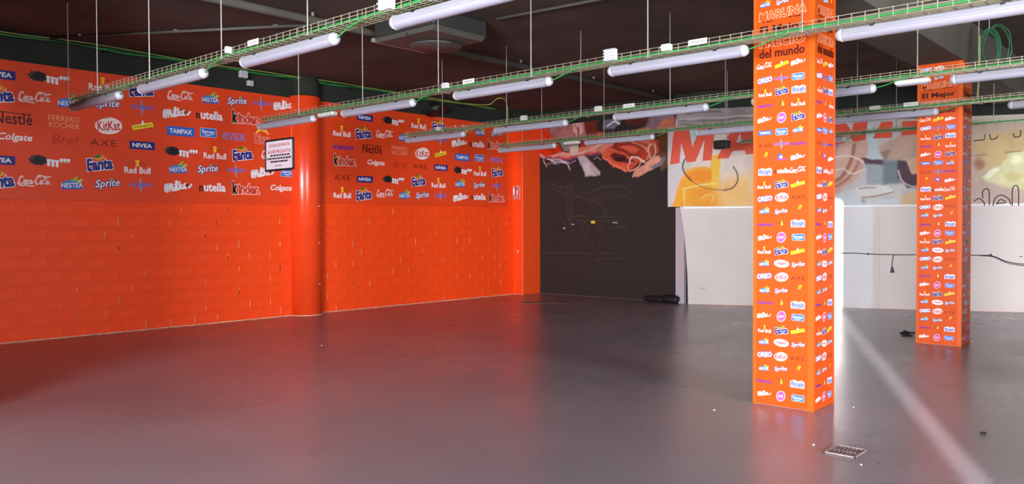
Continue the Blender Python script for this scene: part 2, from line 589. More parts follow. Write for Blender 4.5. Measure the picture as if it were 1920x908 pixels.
def sq(n, amp, w, y=0.0):       # an illegible handwritten line
    return [(-w / 2 + w * i / n, y + amp * (1 if i % 2 else -1) * (0.6 + 0.4 * math.sin(i * 2.3))) for i in range(n + 1)]

def logo_parts(kind):
    P = Print()
    if kind == 'nivea':
        P.poly([(-.5, -.16), (.5, -.16), (.5, .16), (-.5, .16)], NAVY).text('NIVEA', WHITE, 0, 0, .78, .17, bold=.03)
    elif kind == 'cookie':
        for a in range(0, 360, 40):
            x, y = -.25 + .27 * math.cos(R(a + 8)), .03 + .16 * math.sin(R(a + 8))
            P.poly([(-.25, .07), (x, y), (-.25 + .2 * math.cos(R(a + 25)), .03 + .1 * math.sin(R(a + 25)))], (60, 40, 40))
        P.ell(-.25, .03, .21, .125, (44, 34, 36)).ell(-.29, .05, .14, .06, (84, 66, 66)).ell(-.25, .04, .14, .07, (34, 26, 28))
        for k in range(3):
            P.rrect(-.02 + k * .1, -.03 - k * .01, .07, .16, .02, WHITE)
            P.rrect(-.02 + k * .1, .045 - k * .01, .1, .05, .02, WHITE)
        P.rrect(.3, .05, .01, .01, .004, WHITE)
        for k in range(3):
            P.rrect(.28 + k * .085, .06, .075, .085, .02, (240, 230, 230))
            P.rrect(.28 + k * .085, .0, .05, .03, .01, (190, 170, 170))
    elif kind == 'redbull':
        P.ell(0, .2, .11, .11, GOLD)
        for s in (-1, 1):
            P.stroke([(s * .36, .13), (s * .3, .2), (s * .2, .17), (s * .12, .21), (s * .06, .15)], .09, (214, 62, 28))
            P.stroke([(s * .28, .17), (s * .33, .24), (s * .4, .22)], .04, (222, 90, 30))
            P.stroke([(s * .2, .16), (s * .17, .08)], .04, (200, 56, 28))
        P.poly([(-.03, .14), (.03, .14), (.05, .05), (-.05, .05)], YEL)
        P.text('Red Bull', WHITE, 0, -.1, 1.0, .25, bold=.022)
    elif kind == 'fanta':
        P.ell(-.02, .24, .2, .1, (240, 150, 40), 10).ell(-.06, .27, .14, .055, (70, 110, 50), 12)
        P.text('Fanta', NAVY, 0, -.01, .94, .46, bold=.04, shear=.12, rot=8, out=[(WHITE, .045)])
        P.stroke([(-.44, -.1), (-.36, -.24), (-.26, -.26)], .09, NAVY)
    elif kind == 'coca':
        w, c = .036, (240, 200, 196)
        for st in ([(-.35, .10), (-.37, .155), (-.42, .14), (-.465, .03), (-.455, -.06), (-.41, -.085), (-.345, -.04)],
                   [(-.27, -.02), (-.285, .035), (-.315, .03), (-.33, -.03), (-.31, -.075), (-.28, -.06), (-.27, -.02)],
                   [(-.185, .02), (-.215, .04), (-.245, .0), (-.24, -.055), (-.215, -.075), (-.175, -.045)],
                   [(-.105, .02), (-.13, .04), (-.16, .0), (-.155, -.06), (-.125, -.06), (-.1, .0), (-.1, -.06), (-.075, -.06)],
                   [(-.06, -.005), (-.01, .005)],
                   [(.13, .12), (.11, .17), (.06, .16), (.0, .04), (.005, -.055), (.05, -.085), (.12, -.04)],
                   [(.195, -.02), (.18, .035), (.15, .03), (.135, -.03), (.155, -.075), (.185, -.06), (.195, -.02)],
                   [(.22, -.04), (.275, .07), (.295, .155), (.275, .165), (.245, .05), (.245, -.05), (.28, -.065)],
                   [(.37, .02), (.345, .04), (.315, .0), (.32, -.06), (.35, -.06), (.38, .0), (.38, -.06), (.43, -.05)],
                   [(-.46, -.02), (-.5, -.06), (-.44, -.135), (-.26, -.125), (-.1, -.15), (-.03, -.13)],
                   [(.02, .12), (.1, .2), (.22, .17), (.34, .15), (.44, .18)]):
            P.stroke(st, w * 1.25, c, taper=.65)
    elif kind == 'nestea':
        P.ell(-.02, .0, .46, .2, (60, 120, 200), 4).rrect(0, -.1, .92, .26, .05, BLUE, 3)
        P.poly([(.02, .1), (.1, .3), (.3, .42), (.22, .2)], (150, 180, 70)).poly([(.16, .1), (.4, .28), (.5, .2), (.34, .06)], (190, 190, 90)).poly([(-.05, .1), (-.02, .26), (.08, .2)], GREEN)
        P.text('NESTEA', WHITE, 0, -.05, .95, .22, bold=.02, rot=3, out=[(NAVY, .03)])
    elif kind == 'sprite':
        P.ell(.17, .2, .09, .05, (190, 180, 60)).ell(.2, .22, .05, .03, GREEN)
        P.text('Sprite', WHITE, 0, 0, .98, .4, bold=.015, shear=.3, rot=6, out=[(NAVY, .06)])
    elif kind == 'aquarius':
        P.poly([(-.02, .34), (.06, .0), (.0, -.36), (-.06, -.02)], (150, 180, 220)).poly([(-.005, .28), (.03, .0), (0, -.3), (-.02, .0)], BLUE)
        P.text('AQUARIUS', (50, 80, 190), 0, 0, 1.0, .2, bold=.012, shear=.2, out=[((176, 186, 228), .014)])
    elif kind == 'milka':
        for st in ([(-.5, -.1), (-.475, .05), (-.42, .15), (-.395, .1), (-.43, -.13)], [(-.42, -.05), (-.345, .14), (-.31, .1), (-.345, -.12)],
                   [(-.335, -.05), (-.25, .13), (-.215, .1), (-.24, -.07), (-.19, -.1)], [(-.13, .03), (-.16, -.07), (-.12, -.1), (-.09, -.06)],
                   [(-.09, -.06), (-.01, .14), (-.04, .19), (-.075, .0), (-.05, -.1), (.0, -.06)], [(.08, .18), (.04, .0), (.03, -.11)],
                   [(.17, .05), (.05, -.02), (.12, -.08), (.2, -.09)], [(.31, .04), (.25, .05), (.2, -.03), (.24, -.1), (.3, -.05), (.33, .05), (.31, -.06), (.37, -.1), (.5, .0)]):
            P.stroke(st, .075, WHITE, taper=.7, rot=13)
        P.ell(-.135, .06, .025, .025, WHITE)
    elif kind == 'nutella':
        P.text('n', BLACK, -.42, -.055, .14, .2, bold=.03).text('utella', WHITE, .09, .0, .82, .31, bold=.03)
    elif kind == 'kinder':
        P.text('k', BLACK, -.41, .03, .18, .42, bold=.05, out=[((250, 200, 180), .04)])
        P.text('inder.', (214, 56, 44), .1, .0, .78, .34, bold=.03, out=[((250, 190, 170), .055)])
    elif kind == 'colgate':
        P.text('Colgate', WHITE, 0, 0, 1.0, .3, bold=.02, shear=.25)
    elif kind == 'tampax':
        P.rrect(0, 0, 1, .32, .02, BLUE).text('TAMPAX', WHITE, 0, 0, .82, .17, bold=.025, shear=.08)
    elif kind == 'sanex':
        P.rrect(0, 0, 1, .52, .09, (190, 200, 235)).rrect(0, 0, .94, .46, .08, (48, 104, 196))
        P.text('Sanex', WHITE, 0, .06, .8, .2, bold=.015).stroke([(-.3, -.12), (0, -.14), (.34, -.06)], .05, WHITE)
    elif kind == 'evax':
        P.text('evax', LILAC, 0, 0, 1.0, .3, bold=.008)
    elif kind == 'dixan':
        P.stroke([(-.4, .2), (-.2, .42), (.1, .45), (.42, .24)], .16, (250, 180, 60)).text('Dixan', (220, 52, 40), 0, -.05, .95, .55, bold=.02, out=[((250, 190, 170), .03)])
    elif kind == 'nestle':
        P.text('Nestlé', (60, 14, 10), 0, 0, 1.0, .34, bold=.012).poly([(-.36, .16), (.46, .12), (.46, .145), (-.36, .185)], (60, 14, 10))
    elif kind == 'ferrero':
        P.text('FERRERO', (240, 160, 120), 0, .11, 1.0, .19, bold=-.004).text('ROCHER', (240, 160, 120), 0, -.12, .98, .19, bold=-.004)
    elif kind == 'bref':
        P.text('Bref', (190, 52, 20), 0, 0, 1.0, .36, bold=.01, shear=.2)
    elif kind == 'axe':
        P.text('AXE', (92, 22, 16), 0, 0, 1.0, .26, bold=-.004, spacing=1.15)
    elif kind == 'kitkat':
        P.ell(0, 0, .5, .32, (246, 220, 214), 6).stroke([(-.42, .14), (-.2, .27), (.05, .29)], .03, RED).text('KitKat', RED, 0, 0, .84, .36, bold=.02, shear=.05, rot=6)
    elif kind == 'schweppes':
        P.rrect(0, 0, 1, .24, .03, YEL, 14).poly([(-.08, .06), (0, .3), (.1, .1)], WHITE).text('Schweppes', (90, 90, 20), 0, 0, .85, .13, bold=.01, rot=14)
        P.stroke([(-.46, -.24), (0, -.13), (.46, .0)], .025, (190, 60, 30))
    elif kind == 'mentos':
        P.text('mentos', PURPLE, 0, 0, 1.0, .2, bold=.035)
    elif kind == 'oreo':
        P.text('OREO', WHITE, 0, 0, 1.0, .34, bold=.045, shear=.08, rot=6, out=[((60, 70, 170), .08)])
    elif kind == 'finish':
        P.poly([(-.5, -.24), (.5, -.24), (.5, .2), (.3, .3), (.05, .22), (-.2, .3), (-.5, .2)], WHITE).text('finish', (40, 70, 180), 0, .02, .9, .36, bold=.03).rrect(0, -.2, .9, .04, .01, (200, 60, 90))
    elif kind == 'pantene':
        P.stroke([(.0, .08), (.06, .3), (.2, .36), (.12, .1)], .08, GOLD).text('PANTENE', (206, 86, 26), 0, -.05, 1.0, .17, bold=.0)
    elif kind == 'leaf':
        P.poly([(-.06, -.1), (-.12, .3), (.0, .42), (.05, .0)], (60, 70, 30)).poly([(-.02, -.1), (.0, .4), (.2, .02), (.1, -.12)], (240, 210, 70)).rrect(.1, -.24, .34, .06, .02, (220, 60, 30))
    elif kind == 'oval':
        P.ell(0, 0, .4, .48, WHITE, -20).ell(0, 0, .36, .44, (206, 84, 150), -20).stroke(sq(8, .1, .5), .07, WHITE, rot=18).stroke([(-.2, .3), (.1, .26), (.26, .0)], .05, (120, 60, 150))
    elif kind == 'ring':
        P.ell(-.12, .14, .22, .22, (60, 90, 190)).ell(-.06, .1, .14, .12, (230, 190, 210)).stroke(sq(12, .07, .95, -.1), .045, (150, 70, 170))
    elif kind == 'lozenge':
        P.ell(0, 0, .5, .24, WHITE, -4).stroke(sq(12, .1, .76), .05, RED, rot=-4)
    return P

SIZE = dict(coca=.45, nivea=.39, cookie=.56, redbull=.40, fanta=.40, sprite=.37, aquarius=.37, milka=.46, nutella=.47, kinder=.52, colgate=.43, tampax=.46,
            sanex=.29, evax=.43, kitkat=.40, ferrero=.42, axe=.38, schweppes=.33, nestle=.48, nestea=.31, mentos=.48, dixan=.31, bref=.38)
_logo = {}
def logo_mesh(kind, size):
    k = (kind, round(size, 3))
    if k not in _logo:
        _logo[k] = logo_parts(kind).mesh('printed_logo', size)
    return _logo[k]

def put_logo(kind, size, parent, loc, rot):
    o = bpy.data.objects.new('printed_logo', logo_mesh(kind, size))
    C.objects.link(o)
    o.parent = parent
    o.location = loc
    o.rotation_euler = rot
    return o
ROT_LEFT = (R(90), 0, R(90))       # print facing +x
ROT_FRONT = (R(90), 0, 0)          # print facing -y

LOGOS_NEAR = [(3.63, 3.72, 'nivea'), (4.25, 3.74, 'cookie'), (4.99, 3.74, 'redbull'), (5.56, 3.74, 'fanta'), (6.2, 3.71, 'coca'), (6.7, 3.73, 'nestea'), (7.18, 3.74, 'sprite'), (7.64, 3.76, 'aquarius'), (8.11, 3.77, 'milka'), (3.61, 3.43, 'fanta'), (4.08, 3.44, 'coca'), (4.51, 3.43, 'nestea'), (5.05, 3.46, 'sprite'), (5.57, 3.47, 'aquarius'), (6.13, 3.44, 'milka'), (6.68, 3.46, 'nutella'), (7.35, 3.47, 'kinder'), (8.02, 3.46, 'colgate'), (3.79, 3.13, 'nestle'), (4.45, 3.14, 'ferrero'), (5.07, 3.14, 'kitkat'), (5.58, 3.18, 'schweppes'), (6.19, 3.15, 'tampax'), (6.66, 3.17, 'sanex'), (7.12, 3.14, 'evax'), (7.65, 3.16, 'dixan'), (3.81, 2.86, 'colgate'), (4.47, 2.88, 'bref'), (4.99, 2.88, 'axe'), (5.57, 2.88, 'nivea'), (6.19, 2.81, 'cookie'), (6.77, 2.83, 'redbull'), (7.27, 2.85, 'fanta'), (7.86, 2.87, 'coca'), (3.61, 2.54, 'nivea'), (4.24, 2.55, 'cookie'), (4.93, 2.56, 'fanta'), (5.49, 2.53, 'redbull'), (6.14, 2.55, 'nestea'), (6.64, 2.56, 'sprite'), (7.15, 2.57, 'aquarius'), (7.66, 2.55, 'milka'), (8.16, 2.58, 'sanex'), (3.6, 2.25, 'fanta'), (4.06, 2.26, 'coca'), (4.54, 2.24, 'nestea'), (5.04, 2.26, 'sprite'), (5.54, 2.26, 'aquarius'), (6.14, 2.26, 'milka'), (6.72, 2.27, 'nutella'), (7.34, 2.26, 'kinder'), (8.02, 2.29, 'colgate')]
LOGOS_FAR = [(9.36, 3.74, 'axe'), (9.89, 3.73, 'nivea'), (10.6, 3.72, 'cookie'), (11.28, 3.73, 'redbull'), (11.85, 3.74, 'fanta'), (12.52, 3.73, 'coca'), (13.11, 3.72, 'nestea'), (13.64, 3.73, 'sprite'), (9.34, 3.41, 'redbull'), (9.85, 3.42, 'fanta'), (10.39, 3.44, 'coca'), (10.89, 3.43, 'nestea'), (11.38, 3.43, 'sprite'), (11.9, 3.45, 'aquarius'), (12.46, 3.43, 'milka'), (13.01, 3.45, 'nutella'), (13.62, 3.46, 'kinder'), (9.38, 3.12, 'mentos'), (10.07, 3.13, 'nestle'), (10.77, 3.15, 'ferrero'), (11.38, 3.13, 'kitkat'), (11.9, 3.15, 'schweppes'), (12.55, 3.12, 'tampax'), (13.09, 3.14, 'sanex'), (13.65, 3.13, 'evax'), (9.42, 2.86, 'kinder'), (10.16, 2.86, 'colgate'), (10.8, 2.86, 'bref'), (11.32, 2.86, 'axe'), (11.91, 2.86, 'nivea'), (12.55, 2.82, 'cookie'), (13.1, 2.83, 'redbull'), (13.67, 2.85, 'fanta'), (9.35, 2.54, 'axe'), (9.88, 2.53, 'nivea'), (10.59, 2.54, 'cookie'), (11.27, 2.55, 'fanta'), (11.83, 2.52, 'redbull'), (12.48, 2.54, 'nestea'), (13.07, 2.52, 'sprite'), (13.65, 2.53, 'aquarius'), (9.34, 2.24, 'redbull'), (9.85, 2.23, 'fanta'), (10.39, 2.26, 'coca'), (10.89, 2.25, 'nestea'), (11.37, 2.25, 'sprite'), (11.89, 2.26, 'aquarius'), (12.5, 2.24, 'milka'), (13.05, 2.27, 'nutella'), (13.66, 2.26, 'kinder')]
HAM_PRINT = [('p', [(-13.32, 4.072), (-12.137, 3.971), (-11.945, 3.581), (-11.739, 3.318), (-12.303, 3.215), (-12.804, 3.412), (-13.322, 3.563)], (232, 62, 25), 0.03, 1), ('p', [(-11.273, 3.666), (-10.631, 3.736), (-10.53, 3.455), (-11.197, 3.381)], (205, 62, 34), 0.06, 1), ('p', [(-11.12, 4.259), (-10.674, 4.215), (-10.778, 3.628), (-11.076, 3.566)], (130, 52, 38), 0.08, 1), ('p', [(-12.547, 4.4), (-11.658, 4.189), (-11.597, 3.753), (-11.818, 3.621), (-12.138, 3.771)], (140, 88, 82), 0.12, 1), ('p', [(-11.975, 4.344), (-11.165, 4.264), (-11.076, 3.711), (-11.106, 3.496), (-11.504, 3.5), (-11.945, 3.631), (-12.138, 3.858)], (182, 118, 112), 0.06, 1), ('p', [(-11.533, 4.3), (-11.226, 4.27), (-11.136, 3.777), (-11.288, 3.582), (-11.441, 3.802)], (222, 168, 160), 0.06, 1), ('s', [(-11.303, 3.851), (-11.273, 3.63), (-11.167, 3.5)], 0.05, (120, 70, 66), 0.05), ('p', [(-10.572, 4.264), (-10.314, 4.238), (-10.145, 3.871), (-10.315, 3.745), (-10.602, 3.793)], (128, 128, 146), 0.06, 1), ('s', [(-10.486, 3.842), (-10.314, 3.91), (-10.201, 3.853)], 0.04, (225, 225, 235), 0.03), ('s', [(-10.457, 4.076), (-10.286, 3.977)], 0.03, (220, 220, 235), 0.03), ('p', [(-10.033, 4.047), (-9.092, 4.059), (-9.118, 3.871), (-9.621, 3.757), (-10.005, 3.836)], (96, 46, 34), 0.08, 1), ('p', [(-9.381, 3.974), (-8.81, 4.086), (-8.81, 3.643), (-9.275, 3.682), (-9.514, 3.668)], (140, 112, 122), 0.06, 1), ('p', [(-9.118, 3.826), (-8.81, 3.909), (-8.709, 3.657), (-8.963, 3.589), (-9.249, 3.646)], (218, 126, 98), 0.05, 1), ('p', [(-9.73, 3.674), (-9.421, 3.717), (-9.249, 3.612), (-9.275, 3.501), (-9.757, 3.538)], (158, 112, 52), 0.06, 1), ('p', [(-10.244, 3.646), (-9.894, 3.687), (-9.867, 3.546), (-10.315, 3.557)], (120, 62, 54), 0.06, 1), ('p', [(-9.196, 3.563), (-8.861, 3.603), (-8.81, 2.977), (-9.092, 2.768), (-9.223, 3.226)], (112, 74, 48), 0.06, 1), ('p', [(-11.881, 3.576), (-11.411, 3.518), (-11.35, 3.367), (-11.723, 3.342)], (158, 148, 140), 0.04, 1), ('p', [(-12.336, 3.23), (-11.818, 3.323), (-11.567, 3.332), (-11.197, 3.405), (-10.603, 3.484), (-10.286, 3.508), (-10.315, 3.346), (-10.574, 3.221), (-11.047, 3.214), (-11.63, 3.163)], (236, 142, 122), 0.03, 1), ('p', [(-11.566, 3.43), (-11.288, 3.448), (-11.289, 3.29), (-11.505, 3.279)], (228, 205, 190), 0.03, 1), ('s', [(-12.303, 3.228), (-11.661, 3.177), (-11.198, 3.223), (-10.676, 3.239)], 0.045, (206, 84, 92), 0.03), ('s', [(-12.14, 3.193), (-11.661, 3.128), (-11.198, 3.175), (-10.632, 3.2)], 0.02, (120, 70, 110), 0.02), ('s', [(-12.804, 3.45), (-12.585, 3.385), (-12.32, 3.241), (-12.336, 3.154), (-12.238, 3.022)], 0.03, (232, 160, 140), 0.02), ('s', [(-12.787, 3.359), (-12.501, 3.316), (-12.336, 3.204)], 0.03, (190, 160, 180), 0.02), ('s', [(-12.14, 3.168), (-11.979, 3.109), (-11.724, 3.082), (-11.599, 3.013), (-11.521, 2.899)], 0.035, (214, 168, 170), 0.02), ('s', [(-12.206, 3.071), (-12.075, 3.114), (-11.915, 3.055), (-11.788, 3.073)], 0.02, (150, 150, 185), 0.02), ('s', [(-11.899, 3.154), (-11.693, 3.117), (-11.536, 3.059), (-11.381, 3.1)], 0.03, (165, 155, 190), 0.02), ('s', [(-10.868, 3.119), (-10.749, 3.148), (-10.662, 3.083)], 0.02, (170, 150, 160), 0.02), ('p', [(-11.335, 3.207), (-11.152, 3.22), (-10.691, 2.822), (-10.706, 2.727), (-11.093, 2.757), (-11.198, 2.968)], (196, 178, 180), 0.05, 1), ('p', [(-10.647, 3.201), (-10.458, 3.355), (-10.173, 3.43), (-9.622, 3.482), (-9.17, 3.426), (-9.131, 3.153), (-9.328, 3.007), (-9.676, 2.981), (-9.923, 2.786), (-10.316, 2.922), (-10.603, 3.104)], (214, 84, 58), 0.025, 1), ('p', [(-10.43, 3.164), (-10.287, 3.226), (-9.95, 3.112), (-9.73, 2.995), (-10.034, 2.977), (-10.315, 3.04)], (96, 40, 34), 0.05, 1), ('s', [(-10.315, 3.346), (-10.103, 3.273), (-9.867, 3.153), (-9.649, 3.105)], 0.06, (140, 46, 38), 0.05), ('s', [(-10.574, 3.197), (-10.43, 3.306), (-10.174, 3.242), (-9.923, 3.087)], 0.05, (232, 110, 80), 0.04), ('s', [(-9.84, 3.452), (-9.703, 3.35), (-9.461, 3.276), (-9.394, 3.124), (-9.461, 3.014)], 0.035, (240, 170, 150), 0.02), ('s', [(-10.603, 3.127), (-10.316, 2.946), (-10.006, 2.813)], 0.04, (236, 120, 92), 0.03), ('s', [(-9.867, 2.991), (-9.95, 2.903), (-9.895, 2.796), (-9.676, 2.889), (-9.595, 2.999)], 0.03, (238, 160, 140), 0.02), ('p', [(-9.813, 2.688), (-9.785, 2.802), (-9.487, 2.947), (-9.328, 3.029), (-9.144, 3.086), (-9.092, 2.993), (-9.354, 2.804), (-9.649, 2.669)], (226, 150, 128), 0.03, 1), ('s', [(-9.421, 3.194), (-9.381, 3.328), (-9.275, 3.354), (-9.223, 3.204), (-9.249, 3.07), (-9.354, 3.031), (-9.394, 3.147)], 0.05, (240, 190, 170), 0.02), ('s', [(-9.881, 3.015), (-9.84, 3.094), (-9.703, 3.097), (-9.595, 3.022), (-9.514, 2.983)], 0.04, (238, 190, 170), 0.02), ('s', [(-9.328, 2.871), (-9.17, 2.907), (-9.04, 3.013)], 0.08, (130, 108, 124), 0.05), ('p', [(-10.315, 3.393), (-9.922, 3.435), (-9.541, 3.293), (-9.461, 3.128), (-9.676, 3.118), (-10.033, 3.233)], (198, 66, 48), 0.05, 1), ('p', [(-10.173, 3.336), (-9.867, 3.361), (-9.622, 3.253), (-9.758, 3.181)], (232, 106, 78), 0.05, 1), ('s', [(-9.676, 3.44), (-9.461, 3.401), (-9.249, 3.364)], 0.05, (224, 112, 84), 0.04), ('e', [(-10.174, 3.055), (0.14, 0.047)], (60, 28, 28), 0.04, 1), ('s', [(-12.635, 3.401), (-12.435, 3.324), (-12.303, 3.215)], 0.02, (240, 190, 170), 0.02), ('s', [(-12.075, 3.214), (-11.819, 3.274), (-11.443, 3.263), (-11.046, 3.299), (-10.603, 3.413)], 0.03, (248, 190, 170), 0.03), ('s', [(-12.238, 3.173), (-11.915, 3.155), (-11.63, 3.089)], 0.018, (235, 225, 235), 0.02), ('s', [(-11.819, 3.1), (-11.63, 3.04), (-11.568, 2.938)], 0.014, (235, 215, 215), 0.02), ('s', [(-12.043, 3.087), (-11.883, 3.103)], 0.016, (200, 200, 225), 0.02), ('s', [(-11.879, 4.223), (-11.565, 4.094), (-11.349, 3.855)], 0.05, (206, 150, 140), 0.05), ('s', [(-10.487, 3.038), (-10.43, 2.975)], 0.02, (214, 100, 70), 0.02), ('s', [(-10.373, 2.996), (-10.316, 2.898)], 0.02, (214, 100, 70), 0.02)]
CHALK_LINES = [[(-12.273, 2.607), (-12.061, 2.612), (-11.901, 2.506), (-11.663, 2.522), (-11.429, 2.489)], [(-12.142, 2.514), (-11.821, 2.403), (-11.601, 2.347)], [(-11.6, 2.569), (-11.602, 1.754), (-11.509, 1.753), (-11.506, 2.566), (-11.6, 2.569)], [(-11.476, 2.368), (-11.2, 2.262), (-10.899, 2.158), (-10.678, 2.069), (-10.489, 1.864)], [(-11.26, 2.41), (-11.048, 2.319), (-10.899, 2.399), (-10.532, 2.482), (-10.104, 2.467), (-9.923, 2.368), (-10.034, 2.255), (-10.605, 2.27), (-10.974, 2.232)], [(-11.602, 1.803), (-11.201, 1.836), (-11.05, 1.798), (-11.14, 1.653), (-11.232, 1.47)], [(-11.354, 1.727), (-10.175, 1.719)], [(-10.752, 1.807), (-10.246, 1.802)], [(-11.983, 1.757), (-11.823, 1.768), (-11.697, 1.656), (-11.603, 1.606)], [(-11.141, 1.531), (-11.05, 1.604), (-10.99, 1.507), (-11.111, 1.434)], [(-10.782, 1.555), (-10.606, 1.603), (-10.694, 1.507), (-10.548, 1.46)], [(-10.389, 1.59), (-10.289, 1.531), (-10.175, 1.601), (-10.007, 1.554), (-10.007, 1.461)], [(-12.444, 0.971), (-11.051, 0.985), (-10.176, 1.002)], [(-10.872, 0.856), (-10.036, 0.888)], [(-10.754, 0.859), (-10.68, 0.777)]]
